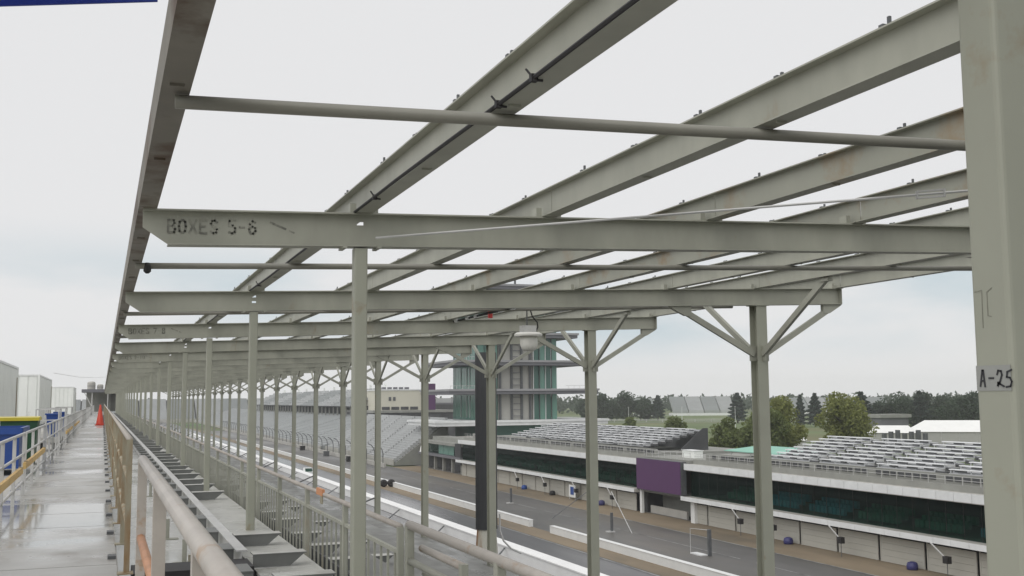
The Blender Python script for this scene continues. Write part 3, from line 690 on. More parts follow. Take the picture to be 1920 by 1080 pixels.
part('beam_clamp', MB().lathe((.37, 10.9, zt(.37)-.085), [(.015, -.03), (.036, -.01), (.036, .05), (.02, .075)], 10), BLACK, can)
# hanging dome lamp, cable run with tape
dl = thing('dome_lamp', 'white hanging dome lamp under the roof frame', 'lamp', (6.78, 17, 1.1))
part('mount_box', MB().box(6.66, 6.90, 16.92, 17.1, 1.12, 1.24), GALV, dl)
part('rim_plate', MB().lathe((6.78, 17, 1.06), [(.24, 0), (.245, .03), (.2, .06)], 24), DOME, dl)
part('globe', MB().lathe((6.79, 17, .80), [(.02, 0), (.08, .008), (.125, .045), (.15, .11), (.152, .2), (.14, .26)], 24), DOME, dl, smooth=True)
part('hanger', MB().tube([(6.76, 17.0, 1.24), (6.76, 17.0, 1.60)], .012, 6), DARKST, dl)
part('cable', MB().tube([(6.82, 17, 1.52), (6.86, 17, 1.40), (6.95, 17, 1.3), (6.96, 17, 1.22), (6.92, 17, 1.14)], .012, 6), BLACK, dl)
cr = thing('cable_run', 'black cable bundle with red and white tape along a purlin', 'cable', (6.4, 19, 1.5))
part('bundle', MB().tube([(6.42+.02*math.sin(y), y, zt(6.4)-.03) for y in np.arange(15.2, 24.4, .8)], .022, 6), BLACK, cr)
part('red_tape', MB().box(6.39, 6.46, 17.9, 17.96, zt(6.4)-.12, zt(6.4)+.03), REDP, cr)
for y in (16.2, 16.7, 17.3, 18.6, 19.1, 19.8): part('white_tape', MB().tube([(6.42, y, zt(6.4)-.03), (6.42, y+.14, zt(6.4)-.03)], .036, 8), WHITE, cr)
# sign on the near post
xs = XC-.0502
sg = thing('row_sticker', 'grey sticker handwritten A-25 on the near roof post', 'sticker', (xs, 1.73, .1))
part('sheet', MB().box(xs-.0012, xs, 1.686, 1.778, .008, .061), PAPER, sg)
part('lettering', lettering(MB(), 'a-2h', (xs-.0016, 1.767, .018), (0, -1, 0), (0, 0, 1), (-1, 0, 0), .0235, .0036, .25, .72), MARK, sg)
gr = single('pencil_scrawl', MB().bar((xs-.0006, 1.772, .218), (xs-.0006, 1.752, .220), .0006, .0018).bar((xs-.0006, 1.752, .220), (xs-.0006, 1.753, .14), .0006, .0018, (0, 1, 0)).bar((xs-.0006, 1.738, .165), (xs-.0006, 1.738, .215), .0006, .0018, (0, 1, 0)).bar((xs-.0006, 1.738, .215), (xs-.0006, 1.724, .223), .0006, .0018).bar((xs-.0006, 1.738, .165), (xs-.0006, 1.729, .163), .0006, .0018), PENCIL, 'faint pencil scrawl above the sticker on the near post', 'marking', (xs, 1.74, .25))

# ------------------------------------------------------------------ upper deck: walkway, stand steel, treads
FZ = -1.35
wk = bpy.data.objects.new('walkway', MB().box(-1.3, .16, -3, 171, FZ-.22, FZ-.012).mesh('walkway', CONC2)); COL.objects.link(wk); wk['kind'] = 'structure'; ORG[wk.name] = Vector((0, 0, 0))
sl = MB().box(-1.29, .15, .006, 1.519, -.03, 0).mesh('slab', CONC)
for k in range(112): inst('slab', sl, wk, (0, -2.5+k*1.525, FZ+.0015*(k % 3)))
struct('side_deck', MB().box(-40, -1.3, -4, 172, FZ-.3, FZ-.03), CONC2)
st = thing('upper_stand', 'grey steel stepped framing with bare tread brackets beside the walkway', 'grandstand', (4, 60, FZ))
part('edge_girder', MB().box(1.29, 1.40, 11.15, 165, -1.5, -1.485).box(1.335, 1.35, 11.15, 165, -1.8, -1.5).box(1.2, 1.40, 11.15, 165, -1.815, -1.8), GALV, st)
part('edge_girder', MB().box(1.29, 1.40, -2, 10.3, -1.83, -1.815).box(1.335, 1.35, -2, 10.3, -2.12, -1.83), GALV, st)
part('back_tread', MB().box(.17, 1.28, -2, 165, -1.86, -1.83), mat('bright_wet_tread', (.55, .55, .53), .22, .1, 1.2, rvar=.12), st)
part('shadow_gap_block', MB().box(.3, 1.39, 10.55, 11.1, -1.828, -1.56), BLACK, st)  # black block paints in the shadowed gap under the girder end
NROW = 9
for j in range(NROW):
    x0 = 1.42+j*1.02; z0 = -1.62-.37*j
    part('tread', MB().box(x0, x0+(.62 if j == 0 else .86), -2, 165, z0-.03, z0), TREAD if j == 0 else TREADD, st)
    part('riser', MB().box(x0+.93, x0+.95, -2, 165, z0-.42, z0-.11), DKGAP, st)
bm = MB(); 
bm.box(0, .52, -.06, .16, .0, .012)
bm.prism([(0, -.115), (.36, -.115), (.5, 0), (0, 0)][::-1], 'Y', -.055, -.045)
brk = lit_topmat(bm.mesh('tread_bracket', BRKT), TREAD)
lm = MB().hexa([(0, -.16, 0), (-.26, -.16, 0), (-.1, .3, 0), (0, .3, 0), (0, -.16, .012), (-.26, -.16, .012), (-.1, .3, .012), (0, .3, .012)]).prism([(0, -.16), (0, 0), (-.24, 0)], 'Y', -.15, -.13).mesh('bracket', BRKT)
lit_topmat(lm, TREAD)
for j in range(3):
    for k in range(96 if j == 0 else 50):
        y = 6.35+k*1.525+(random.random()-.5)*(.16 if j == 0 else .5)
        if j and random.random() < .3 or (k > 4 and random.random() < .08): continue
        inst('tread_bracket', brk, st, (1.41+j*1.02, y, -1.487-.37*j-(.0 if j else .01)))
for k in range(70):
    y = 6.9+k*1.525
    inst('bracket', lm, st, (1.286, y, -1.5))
for k, y in enumerate((9.3, 11.6, 12.9, 15.2, 18.4, 22.1)): part('stub_post', MB().rrect(.86+.03*(k % 3), y, .025, .025, -1.83, -1.56, .008).box(.8, 1.0, y-.07, y+.07, -1.829, -1.815), STEEL, st)
part('support_frame', MB().box(.2, 10.9, -2, 165, -5.4, -5.3), DKGAP, st)
part('front_fascia', MB().box(10.9, 11, -2, 165, -5.6, -4.9), CONC2, st)
for y in np.arange(-1, 165, 12.2): part('stand_column', MB().box(10.2, 10.6, y, y+.4, G-.05, -5.4), CONC2, st)
for y in np.arange(-1, 165, 12.2): part('stand_column', MB().box(-1.1, -.7, y, y+.4, G-.05, FZ-.3), CONC2, st)

# ------------------------------------------------------------------ railings
def rail_fence(name, label, x, posts, ztop, zmid, zbase, m_top, m_post, m_mid, r=.024, pr=.022, closed_end=True):
    t = thing(name, label, 'railing', (x, posts[0], zbase))
    part('top_rail', MB().tube([(x, posts[0], ztop), (x, posts[-1], ztop)], r, 10), m_top, t, smooth=True)
    for z in zmid: part('mid_rail', MB().tube([(x, posts[0]+.01, z), (x, posts[-1]-.01, z)], r*.85, 8), m_mid, t, smooth=True)
    me = MB().box(-pr, pr, -pr, pr, zbase, ztop-.001).mesh('post', m_post); bp = MB().box(-.07, .05, -.06, .06, zbase, zbase+.012).mesh('base_plate', RUSTY)
    for y in posts:
        p = inst('post', me, t, (x, y, 0)); inst('base_plate', bp, p, (x, y, 0))
    return t
rail_fence('guard_rail', 'rust stained pipe railing running down the right of the walkway', .215, [9.15+1.87*k for k in range(84)], -.30, (-.62, -.98), FZ, RAILP, RUSTY, RUSTY)
rail_fence('guard_rail', 'near pipe railing with orange primed mid rail beside the camera', .235, [6.8, 4.75, 2.7, .65, -1.4], -.345, (-.80,), FZ, RAILP, RAILP, ORANGE_RAIL, .029, .026)
# toe plates and kick blocks along the walkway edge
kb = MB().box(.08, .148, -.07, .07, FZ+.004, FZ+.03).mesh('edge_block', DARKST)
for k in range(60): inst('edge_block', kb, wk, (0, 8.2+k*1.87, 0))
pk = thing('picket_railing', 'grey railing with closely set pickets behind the roof posts', 'railing', (2.2, 8.25, -1.95))
part('top_rail', MB().tube([(2.2, 8.25, -.985), (2.2, 160, -.985)], .024, 10), RAILP, pk, smooth=True)
part('mid_rail', MB().box(2.185, 2.215, 8.25, 160, -1.20, -1.17), STEEL, pk)
part('bottom_rail', MB().box(2.185, 2.215, 8.25, 160, -1.86, -1.83), STEEL, pk)
me = MB().rrect(0, 0, .026, .026, -2.0, -.99, .008).mesh('post', STEEL)
for k in range(75): inst('post', me, pk, (2.2, 8.25+k*2.03, 0))
me = MB().box(-.009, .009, -.009, .009, -1.83, -1.2).mesh('picket', STEEL)
rest = MB(); n = 0; y = 8.4
while y < 110:
    if n < 290: inst('picket', me, pk, (2.2, y, 0))
    else: rest.box(2.191, 2.209, y-.009, y+.009, -1.83, -1.2)
    n += 1; y += .23
r_ = part('picket', rest, STEEL, pk, kind='stuff')
me = MB().bar((0, 0, 0), (.16, -.22, .10), .012, .012).mesh('rail_hook', DARKST)
for k in range(20): inst('rail_hook', me, pk, (2.2, 10+k*3.1, -1.0))
nr = thing('stair_railing', 'nearest thick pipe handrail with corner post above the track', 'railing', (2.2, 8, -2))
part('top_rail', MB().tube([(2.2, 7.98, -.945), (2.2, 2.2, -.945)], .034, 12), RAILP, nr, smooth=True)
for y in (7.98, 6.0, 4.0): part('post', MB().rrect(2.2, y, .032, .032, -2.2, -.95, .01), STEEL, nr)
part('mid_rail', MB().tube([(2.2, 7.95, -1.21), (2.2, 2.2, -1.21)], .026, 10), STEEL, nr, smooth=True)
part('mid_rail', MB().tube([(2.2, 7.95, -1.4), (2.2, 2.2, -1.4)], .016, 8), STEEL, nr, smooth=True)
sr = thing('short_handrail', 'short lower handrail loop beside the corner post', 'railing', (2.28, 7.9, -2))
part('top_rail', MB().tube([(2.29, 7.95, -1.12), (2.29, 6.95, -1.12)], .028, 10), RAILP, sr, smooth=True)
part('post', MB().rrect(2.29, 6.95, .028, .028, -2.2, -1.1, .01), STEEL, sr)
part('mid_rail', MB().tube([(2.29, 7.9, -1.30), (2.29, 6.95, -1.30)], .018, 8), STEEL, sr, smooth=True)
og = thing('orange_tag', 'orange tag with red ends wrapped on the picket railing', 'tag', (2.2, 11.5, -1))
part('tag_sheet', MB().box(2.17, 2.20, 11.3, 11.62, -1.0, -.93), mat('faded_orange', (.60, .27, .13), .6, .1, 9), og)
part('tail', MB().box(2.17, 2.182, 11.3, 11.40, -1.08, -1.0), RUSTY, og)
# left railing
LX = -1.06
lr = thing('walkway_railing', 'grey pipe railing along the left edge of the walkway', 'railing', (LX, 10, FZ))
segs = [(5.5, 11.6), (11.9, 17.4), (17.7, 23.4), (23.9, 31), (31.5, 43), (43.5, 60), (60.5, 90), (90.5, 125), (125.5, 160)]
for a, b in segs:
    part('top_rail', MB().tube([(LX, a, -.455), (LX, b, -.455)], .022, 8), GALV, lr)
    part('mid_rail', MB().tube([(LX, a, -.75), (LX, b, -.75)], .018, 8), GALV, lr)
    part('bottom_rail', MB().tube([(LX, a, -1.16), (LX, b, -1.16)], .018, 8), GALV, lr)
    n = max(1, round((b-a)/1.9))
    for k in range(n+1): part('post', MB().box(LX-.022, LX+.022, a+(b-a)*k/n-.022, a+(b-a)*k/n+.022, FZ-.03, -.456), GALV, lr)
for a, b, z, lb in ((12.4, 16.4, -.93, 'bright pine board fixed low on the left railing, nearest'), (16.9, 22.6, -.90, 'pine board with rusty end fixed on the left railing, second'), (36, 43, -.93, 'pine board on the left railing beside the cage cart'), (47, 56, -.93, 'pine board far along the left railing toward the cone')):
    o = thing('wooden_board', lb, 'board', (LX+.05, a, z))
    part('plank', MB().box(LX+.026, LX+.065, a, b, z-.045, z+.045), WOOD, o)
    for y in (a+.3, b-.3): part('hook', MB().box(LX+.023, LX+.07, y-.03, y+.03, z+.045, z+.06), RUSTY, o)
# traffic cone
cn = thing('traffic_cone', 'tall orange traffic cone standing at the walkway railing', 'cone', (-.1, 66.9, FZ))
part('cone_body', MB().lathe((-.1, 66.9, FZ+.05), [(.235, 0), (.21, .05), (.045, 1.12), (.03, 1.14)], 20), CONE, cn, smooth=True)
part('base', MB().box(-.38, .12, 66.65, 67.15, FZ+.005, FZ+.055), CONE, cn)
# dumpsters, cages, containers
bd = thing('dumpster', 'blue open dumpster behind the left railing', 'dumpster', (-2.4, 23.5, FZ))
t = MB(); x0, x1, y0, y1, z0, z1 = -3.6, -1.46, 22.6, 24.6, FZ+.10, -.50
for a in ((x0, x1, y0, y0+.04), (x0, x1, y1-.04, y1), (x0, x0+.04, y0+.04, y1-.04), (x1-.04, x1, y0+.04, y1-.04)): t.box(*a, z0, z1)
part('body', t.box(x0+.04, x1-.04, y0+.04, y1-.04, z0, z0+.04), BLUE, bd)
t = MB()
for a in ((x0-.05, x1+.05, y0-.06, y0-.001), (x0-.05, x1+.05, y1+.001, y1+.06), (x0-.06, x0-.001, y0, y1), (x1+.001, x1+.06, y0, y1)): t.box(*a, z1-.1, z1+.02)
part('rim', t, BLUE, bd)
for x in (x0+.4, x1-.4):
    for y in (y0+.3, y1-.3): part('caster', MB().tube([(x-.03, y, FZ+.03), (x+.03, y, FZ+.03)], .06, 10), BLACK, bd)
    part('rib', MB().box(x-.04, x+.04, y0-.05, y0-.002, z0, z1-.12), BLUE, bd)
gb = thing('green_bin', 'dark green bin with bright yellow lid beyond the blue dumpster', 'bin', (-1.7, 26.5, FZ))
part('body', MB().hexa([(-2.0, 26.05, FZ-.03), (-1.4, 26.05, FZ-.03), (-1.4, 26.95, FZ-.03), (-2.0, 26.95, FZ-.03), (-2.08, 26, -.40), (-1.32, 26, -.40), (-1.32, 27, -.40), (-2.08, 27, -.40)]), GREEN, gb)
part('lid', MB().prism([(25.95, -.40), (27.05, -.40), (27.05, -.36), (26.5, -.31), (25.95, -.33)], 'X', -2.12, -1.29), YEL, gb)
part('handle', MB().tube([(-2.0, 27.06, -.39), (-2.0, 27.14, -.39), (-1.4, 27.14, -.39), (-1.4, 27.06, -.39)], .02, 6), YEL, gb)
def cage(y, lb, full):
    o = thing('cage_cart', lb, 'cart', (-1.4, y, FZ), 'cage carts beyond the bins')
    part('platform', MB().box(-1.75, -1.12, y-.8, y+.8, FZ+.22, FZ+.36), CONC2, o)
    for x in (-1.73, -1.14):
        for yy in (y-.78, y+.78): part('corner_post', MB().box(x-.02, x+.02, yy-.02, yy+.02, FZ+.36, -.2), GALV, o)
    for x in (-1.6, -1.25):
        for yy in (y-.6, y+.6): part('wheel', MB().tube([(x-.03, yy, FZ+.09), (x+.03, yy, FZ+.09)], .12, 10), BLACK, o)
    for z in (-.2, -.5):
        part('cage_rail', MB().bar((-1.73, y-.78, z), (-1.14, y-.78, z), .03, .03).bar((-1.73, y+.78, z), (-1.14, y+.78, z), .03, .03).bar((-1.14, y-.78, z), (-1.14, y+.78, z), .03, .03).bar((-1.73, y-.78, z), (-1.73, y+.78, z), .03, .03), GALV, o)
cage(33.8, 'grey cage cart beyond the green bin, nearest of the carts', 1)
cage(39.5, 'grey cage cart carrying a blue tub, middle of the carts', 1)
cage(47, 'grey cage cart farthest along the left railing', 1)
for y, lb, sc in ((34.0, 'blue tub standing in the nearest cage cart', 1), (39.4, 'blue tub standing in the middle cage cart', .9)):
    o = thing('blue_tub', lb, 'tub', (-1.3, y, FZ+.36))
    part('body', MB().hexa([(-1.42, y-.3, FZ+.362), (-1.16, y-.3, FZ+.362), (-1.16, y+.3, FZ+.362), (-1.42, y+.3, FZ+.362), (-1.5, y-.36, -.36), (-1.15, y-.36, -.36), (-1.15, y+.36, -.36), (-1.5, y+.36, -.36)]), BLUE, o)
    part('rim', MB().box(-1.53, -1.145, y-.39, y+.39, -.36, -.32), BLUE, o)
def container(lb, x0, x1, y0, y1, top, seed):
    o = thing('shipping_container', lb, 'container', ((x0+x1)/2, (y0+y1)/2, FZ))
    zb = FZ-.03
    part('shell', MB().box(x0+.06, x1-.06, y0+.06, y1-.06, zb+.12, top-.08), CONTW, o)
    t = MB(); y = y0+.2
    while y < y1-.3: t.box(x1-.06, x1-.015, y, y+.16, zb+.14, top-.1).box(x0+.015, x0+.06, y, y+.16, zb+.14, top-.1); y += .32
    part('side_corrugation', t, CONTW, o, kind='stuff')
    n = 5; wd = (x1-x0-.2)/n
    for k in range(n): part('end_panel', MB().box(x0+.1+k*wd+.04, x0+.1+(k+1)*wd-.04, y0+.02, y0+.06, zb+.14, top-.1), CONTW, o)
    for x in (x0, x1-.1):
        for y in (y0, y1-.1): part('corner_post', MB().box(x, x+.1, y, y+.1, zb, top), CONTW, o)
    part('roof_rail', MB().box(x0+.1, x1-.1, y0, y0+.1, top-.08, top).box(x0+.1, x1-.1, y1-.1, y1, top-.08, top).box(x0, x0+.1, y0+.1, y1-.1, top-.08, top).box(x1-.1, x1, y0+.1, y1-.1, top-.08, top), WHITE, o)
    part('base_rail', MB().box(x0+.1, x1-.1, y0, y0+.1, zb, zb+.12).box(x1-.1, x1, y0+.1, y1-.1, zb, zb+.12).box(x0, x0+.1, y0+.1, y1-.1, zb, zb+.12), DARKST, o)
    part('door_post', MB().box(x1-.012, x1+.01, y1-.75, y1-.6, zb+.15, top-.45), RUSTY, o)
    return o
container('white corrugated container, nearest at the left edge', -5.9, -3.4, 38.2, 50.6, 1.5, 1)
container('white corrugated container, middle of the three', -5.7, -3.2, 63.4, 78.4, 1.5, 2)
container('white corrugated container, farthest and smallest looking', -4.7, -2.65, 112.2, 124, 1.47, 3)
# shelter at the end of the walkway
eb = thing('end_shelter', 'flat roofed grey shelter closing the far end of the walkway', 'shelter', (0, 166, FZ))
part('roof', MB().box(-2.8, 3.0, 163.5, 171, 1.35, 1.8), SLABD, eb)
part('back_wall', MB().box(-2.2, 3, 167.2, 167.6, FZ, 1.35), CONC3, eb)
part('side_wall', MB().box(.9, 1.1, 166, 170.2, FZ, 1.35), CONC3, eb)
for x in (-1.4, .7): part('post', MB().box(x-.07, x+.07, 163.7, 163.84, FZ, 1.35), GALV, eb)
part('brace', MB().bar((-2.4, 163.8, 1.3), (-1.45, 163.8, -.6), .12, .1), GALV, eb)
for x, h, r, lb in ((-1.55, 1.15, .55, 'larger pale tank standing on the shelter roof'), (-.35, .75, .42, 'smaller pale tank standing on the shelter roof')):
    o = thing('roof_tank', lb, 'tank', (x, 166.5, 1.8)); part('drum', MB().lathe((x, 166.5, 1.8), [(r, 0), (r, h*.8), (r*.8, h*.95), (r*.3, h)], 16), CONC2, o); part('band', MB().lathe((x, 166.5, 1.8+h*.4), [(r+.02, 0), (r+.02, .06)], 16), SLABD, o)
single('overhead_wire', MB().tube([(-2.4, 60, 1.5), (-1.6, 80, 1.72), (-.6, 105, 2.2), (.3, 125, 2.7)], .012, 4), GALV, 'thin wire sagging from the container to the roof edge', 'wire', (-2.4, 60, 1.5))
# blue awning that dips into the top left corner
aw = thing('blue_awning', 'blue awning edge showing in the top left corner', 'awning', (-3, 9, FZ))
part('valance', MB().hexa([(-3.2, 9, 2.72), (.33, 9, 3.285), (.33, 9.03, 3.285), (-3.2, 9.03, 2.72), (-3.2, 9, 3.1), (.33, 9, 3.6), (.33, 9.03, 3.6), (-3.2, 9.03, 3.1)]), BLUEAWN, aw)
part('roof_sheet', MB().hexa([(-3.2, 7.2, 3.5), (.33, 7.2, 4.0), (.33, 9, 3.58), (-3.2, 9, 3.08), (-3.2, 7.2, 3.53), (.33, 7.2, 4.03), (.33, 9, 3.6), (-3.2, 9, 3.1)]), BLUEAWN, aw)
for y in (7.3, 9.1): part('leg', MB().box(-3.15, -3.09, y-.03, y+.03, FZ-.03, 3.4 if y < 8 else 3.08), GALV, aw)

# ------------------------------------------------------------------ tents and stands of the infield
def tent(lb, x, y, L_, W_, hw, hr, ang, gable=False):
    o = thing('white_tent', lb, 'tent', (x, y, G)); ca, sa = math.cos(ang), math.sin(ang)
    def P(u, v, z): return (x+u*ca-v*sa, y+u*sa+v*ca, G+z)
    l, w_ = L_/2, W_/2
    part('side_wall', MB().hexa([P(-l, -w_, -.2), P(l, -w_, -.2), P(l, w_, -.2), P(-l, w_, -.2), P(-l, -w_, hw), P(l, -w_, hw), P(l, w_, hw), P(-l, w_, hw)]), TENTG, o)
    e = .4; k = 2 if gable else L_*.18
    r = MB(); i = 0
    r.v += [P(-l-e, -w_-e, hw), P(l+e, -w_-e, hw), P(l+e, w_+e, hw), P(-l-e, w_+e, hw), P(-l+k, 0, hr), P(l-k, 0, hr)]
    r.f += [(0, 1, 5, 4), (1, 2, 5), (2, 3, 4, 5), (3, 0, 4), (3, 2, 1, 0)]
    part('roof', r, TENT, o)
    n = int(L_/5)
    for q in range(n+1): part('wall_pole', MB().bar(P(-l+L_*q/n, -w_-.06, -.2), P(-l+L_*q/n, -w_-.06, hw), .16, .1, (1, 0, 0)), GALV, o)
    return o
tent('large white hipped tent behind the right bleachers, at the near post', 280, 297, 34, 16, 4.4, 8.2, math.radians(-42))
tent('small flat white tent joined to the left of the large tent', 258, 305, 15, 12, 4.2, 6.6, math.radians(-42), True)
tent('small white tent under the olive tree behind the benches', 198, 280, 9, 8, 3.6, 5.4, math.radians(-40))
eqp = thing('equipment_row', 'dark equipment lined up before the white tents', 'equipment', (245, 290, G))
for k in range(7): part('unit', MB().box(243+k*1.6, 244.1+k*1.6, 291-k*1.4, 292.2-k*1.4, G-.2, G+4.6+.5*(k % 3)), DARKST, eqp)
def far_stand(lb, p, q, n, z1, dep):
    p, q = Vector((*p, 0)), Vector((*q, 0)); d = (q-p)/n; nrm = Vector((-d.y, d.x, 0)).normalized()
    if nrm.y < 0: nrm = -nrm
    o = thing('far_grandstand', lb, 'grandstand', tuple((p+q)/2+Vector((0, 0, G))))
    for k in range(n):
        a = p+d*(k+.03); b = p+d*(k+.97); t = MB()
        for r in range(9):
            za = -13.5+(z1+13.5)*r/9; zb = -13.5+(z1+13.5)*(r+1)/9; f0 = nrm*dep*(r/9); f1 = nrm*dep*((r+1)/9); Z = Vector((0, 0, 1))
            t.hexa([a+f0+Z*(za-1.5), b+f0+Z*(za-1.5), b+f1+Z*(za-1.5), a+f1+Z*(za-1.5), a+f0+Z*zb, b+f0+Z*zb, b+f1+Z*zb, a+f1+Z*zb])
        part('seat_block', t, SEATL if k % 2 else SEATG, o)
    Z = Vector((0, 0, 1)); part('base_wall', MB().hexa([p+Z*(G-.2), q+Z*(G-.2), q+nrm*dep+Z*(G-.2), p+nrm*dep+Z*(G-.2), p-Z*14.9, q-Z*14.9, q+nrm*dep-Z*14.9, p+nrm*dep-Z*14.9]), WHITE, o)
far_stand('pale distant grandstand across the infield between two dark firs', (498, 886), (553, 865), 4, .6, 26)
far_stand('small pale grandstand block left of the dark fir', (466, 897), (484, 891), 1, -.6, 24)
far_stand('pale distant grandstand half hidden behind the olive trees', (600, 846), (690, 812), 5, -1.3, 26)
hs = thing('farm_shed', 'grey flat roofed shed before the right hand wood', 'shed', (342, 408, G))
part('wall', MB().box(334, 350, 402, 412, G-.2, -10.2), SLABD, hs); part('roof', MB().box(333, 351, 401, 413, -10.2, -8.6), CONC3, hs)
bf = thing('infield_barrier', 'thin pale barrier line across the middle of the infield', 'barrier', (330, 690, G))
for z in (.8, 1.6): part('rail', MB().bar((262, 735, G+z), (410, 650, G+z), .15, .25), GALV, bf)
for k in range(16): part('post', MB().box(262+k*9.8, 262.3+k*9.8, 735-k*5.63, 735.3-k*5.63, G-.2, G+1.7), GALV, bf)
for k, (x, y) in enumerate(((255, 500), (275, 480), (300, 470))):
    o = thing('light_pole', f'thin pale pole on the infield grass, {("left", "middle", "right")[k]} of three', 'pole', (x, y, G), 'poles on the infield'); part('shaft', MB().tube([(x, y, G-.2), (x, y, -5)], [.16, .08], 6), FASCIA, o); part('head', MB().box(x-.5, x+.5, y-.1, y+.1, -5.02, -4.85), GALV, o)

# ------------------------------------------------------------------ trees
def leaf_mesh(pts, size, nm, m, flat=.35):
    n = len(pts); pts = np.asarray(pts, float)
    d = rng.normal(size=(n, 3)); d /= np.linalg.norm(d, axis=1)[:, None]
    a = np.cross(d, rng.normal(size=(n, 3))); a /= np.linalg.norm(a, axis=1)[:, None]; b = np.cross(d, a)
    s = size*(.55+.9*rng.random(n))[:, None]; a *= s; b *= s*.62
    v = np.stack([pts-a, pts-b*.9, pts+a, pts+b*.9], 1).reshape(-1, 3)
    me = bpy.data.meshes.new(nm); me.vertices.add(4*n); me.vertices.foreach_set('co', v.ravel())
    me.loops.add(4*n); me.loops.foreach_set('vertex_index', np.arange(4*n, dtype=np.int32))
    me.polygons.add(n); me.polygons.foreach_set('loop_start', np.arange(0, 4*n, 4, dtype=np.int32)); me.polygons.foreach_set('loop_total', np.full(n, 4, np.int32))
    me.materials.append(m); me.update(); me.validate(); return me
def crown_pts(n, h, wd, kind):
    out = []
    if kind == 'conifer':
        t = rng.random(n)**.75; r = np.minimum(1, 1.35*(1-t)**.8+.08)*wd/2*(.45+.55*np.sqrt(rng.random(n)))*(.75+.25*np.sin(t*46)); a = rng.random(n)*6.283
        return np.stack([r*np.cos(a), r*np.sin(a), h*(.08+.92*t)], 1)
    cz = .5 if kind == 'wood' else .57; lo = .02 if kind == 'wood' else .12
    k = 26; c = []
    for _ in range(k):
        u = rng.normal(size=3); u /= np.linalg.norm(u); rr = rng.random()**.4
        lobez = u[2]*.42*h+cz*h; hor = wd*.36*(1.05-.35*max(0, u[2]))
        c.append((u[0]*hor*rr, u[1]*hor*rr, cz*h+(lobez-cz*h)*rr, (.10+.10*rng.random())*(wd+h)*.62))
    c = np.array(c); idx = rng.integers(0, k, n); u = rng.normal(size=(n, 3)); u /= np.linalg.norm(u, axis=1)[:, None]
    r = c[idx, 3]*(.35+.65*rng.random(n)**.5)
    p = c[idx, :3]+u*r[:, None]*np.array([1, 1, .8]); p[:, 2] = np.maximum(p[:, 2], lo*h+.15*rng.random(n)*h); return p
def tree(name, lb, x, y, h, wd, kind, m, n, size, group=None):
    o = thing(name, lb, 'tree', (x, y, G-.2), group)
    th = h*(.9 if kind == 'conifer' else .62); tr_ = max(.12, h*.022)
    t = MB().tube([(0, 0, 0), (.02*h, 0, th*.35), (-.01*h, .01*h, th*.7), (0, 0, th)], [tr_*1.3, tr_, tr_*.6, tr_*.2], 8)
    if kind != 'conifer':
        for k in range(7):
            a = k*2.4; z = th*(.38+.08*k); t.tube([(0, 0, z), (math.cos(a)*wd*.16, math.sin(a)*wd*.16, z+h*.1), (math.cos(a)*wd*.32, math.sin(a)*wd*.32, z+h*.2)], [tr_*.5, tr_*.35, tr_*.12], 6)
    inst('trunk', t.mesh('trunk', BARK), o, (x, y, G-.2)); inst('crown', leaf_mesh(crown_pts(n, h, wd, kind), size, 'crown', m), o, (x, y, G-.2))
    return o
tree('leafy_tree', 'big olive green tree standing alone left of the white tents', 194, 248, 19.6, 16, 'wood', LF1, 11000, .42)
tree('leafy_tree', 'big olive tree right half of the clump behind the front post', 165, 238, 17.3, 15, 'wood', LF1, 9500, .42)
tree('leafy_tree', 'broad green tree left half of the clump behind the front post', 156, 232, 15.5, 16, 'wood', LF2, 8500, .42)
tree('leafy_tree', 'lower bushy tree at the left foot of the clump', 150, 240, 11, 11, 'round', LF2, 5000, .42)
tree('leafy_tree', 'small round green tree beside the left bleacher end', 165.8, 292.6, 10.6, 10, 'round', LF2, 4500, .42)
tree('leafy_tree', 'small dark tree peeping over the left bleachers', 193.6, 379, 10.4, 6, 'round', LF2, 2200, .45)
for k, (x, y, h) in enumerate(((158, 268, 7.6), (163, 263, 6.8), (168, 258, 8), (172, 254, 6.6))):
    tree('shrub', f'feathery dark shrub in the hedge behind the terrace, {("first", "second", "third", "fourth")[k]} from the left', x, y, h, 5.5, 'round', LF3, 1600, .4, 'shrubs behind the terrace')
tree('fir_tree', 'dark fir at the right end of the distant pale grandstand', 388, 605, 19.5, 13, 'conifer', LF4, 4000, .7)
tree('fir_tree', 'slim dark fir between the two distant grandstand blocks', 388, 713, 18.5, 12, 'conifer', LF4, 3500, .7)
tree('fir_tree', 'dark fir just left of the lone olive tree', 373, 503, 18.6, 11, 'conifer', LF4, 3500, .6)
tree('fir_tree', 'thin dark fir left of its twin by the olive tree', 366, 507, 17.8, 7, 'conifer', LF4, 2500, .6)
lft = [(338, 731, 19, 15), (347, 728, 21, 14), (356, 726, 18.5, 15), (366, 722, 22, 16), (376, 718, 19, 14), (386, 728, 16, 12)]
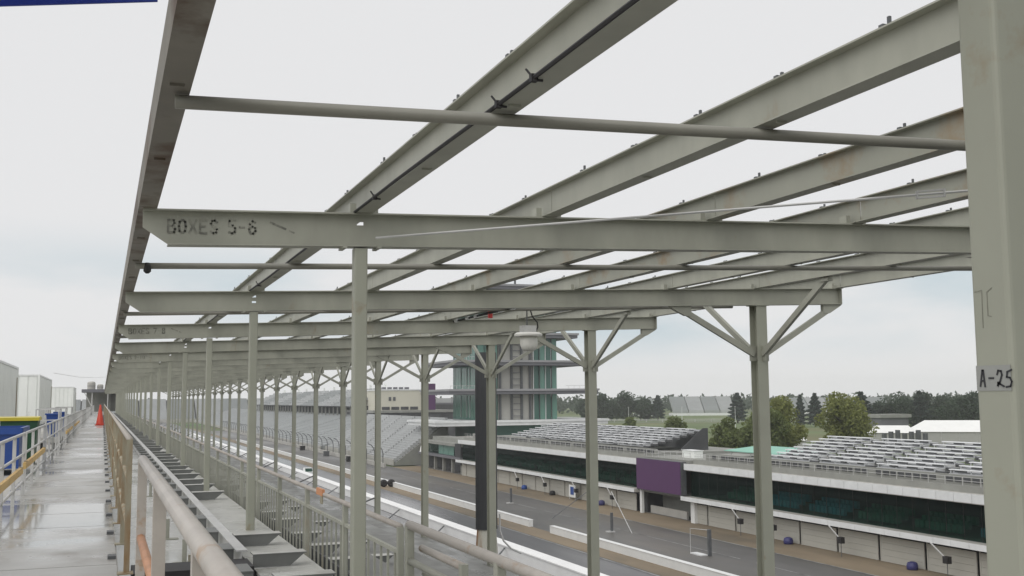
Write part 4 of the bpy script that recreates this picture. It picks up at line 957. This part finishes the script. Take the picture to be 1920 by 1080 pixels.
for k, (x, y, h, wd) in enumerate(lft): tree('wood_tree', f'tree in the wood right of the glass tower, {("first", "second", "third", "fourth", "fifth", "sixth")[k]} from its left', x, y, h, wd*1.25, 'wood', LF3, 3600, .75, 'wood right of the tower')
rgt = [(346, 430, 19, 12, LF4, 'conifer'), (354, 426, 18, 12, LF3, 'wood'), (362, 421, 18.5, 12, LF3, 'wood'), (371, 418, 19, 11, LF4, 'conifer'), (388, 450, 18, 14, LF5, 'wood'), (398, 446, 19, 14, LF5, 'wood'), (409, 443, 20, 14, LF5, 'wood'), (420, 440, 18.5, 13, LF5, 'wood'), (357, 381, 19, 11, LF3, 'wood'), (364, 377, 20, 12, LF3, 'wood'), (372, 373, 19, 12, LF3, 'wood'), (382, 366, 19.5, 13, LF3, 'wood')]
for k, (x, y, h, wd, m, kd) in enumerate(rgt): tree('wood_tree', f'tree in the wood above the white tents, {ORDN[k].replace(" nearest", "").replace("nearest", "first")} from its left', x, y, h, wd*1.25, kd, m, 3800, .55, 'wood above the tents')
pts = []
for k in range(1100):
    a = math.radians(-24+80*rng.random()); R = 1150+500*rng.random(); h = 15+8*rng.random()**1.5; wd = 14+12*rng.random()
    q = crown_pts(30, h, wd, 'wood'); q += np.array([R*math.sin(a), R*math.cos(a), G-.5]); pts.append(q)
me = leaf_mesh(np.concatenate(pts), 2.6, 'distant_wood', LF5); o = bpy.data.objects.new('distant_wood', me); COL.objects.link(o); o['kind'] = 'stuff'; o['label'] = 'low distant belt of trees along the horizon'; o['category'] = 'woods'

# ------------------------------------------------------------------ damp air
hz = bpy.data.materials.new('damp_air'); hz.use_nodes = True; n = hz.node_tree.nodes; n.remove(n['Principled BSDF'])
pv = n.new('ShaderNodeVolumePrincipled'); pv.inputs['Density'].default_value = .00016; pv.inputs['Color'].default_value = (.97, .985, 1, 1); pv.inputs['Anisotropy'].default_value = .2
hz.node_tree.links.new(pv.outputs[0], n['Material Output'].inputs['Volume'])
ho = bpy.data.objects.new('haze', MB().box(-1900, 1900, -700, 1900, G-1.2, 36).mesh('haze', hz)); COL.objects.link(ho); ho['kind'] = 'stuff'; ho['label'] = 'thin damp haze over the whole place'; ho['category'] = 'haze'
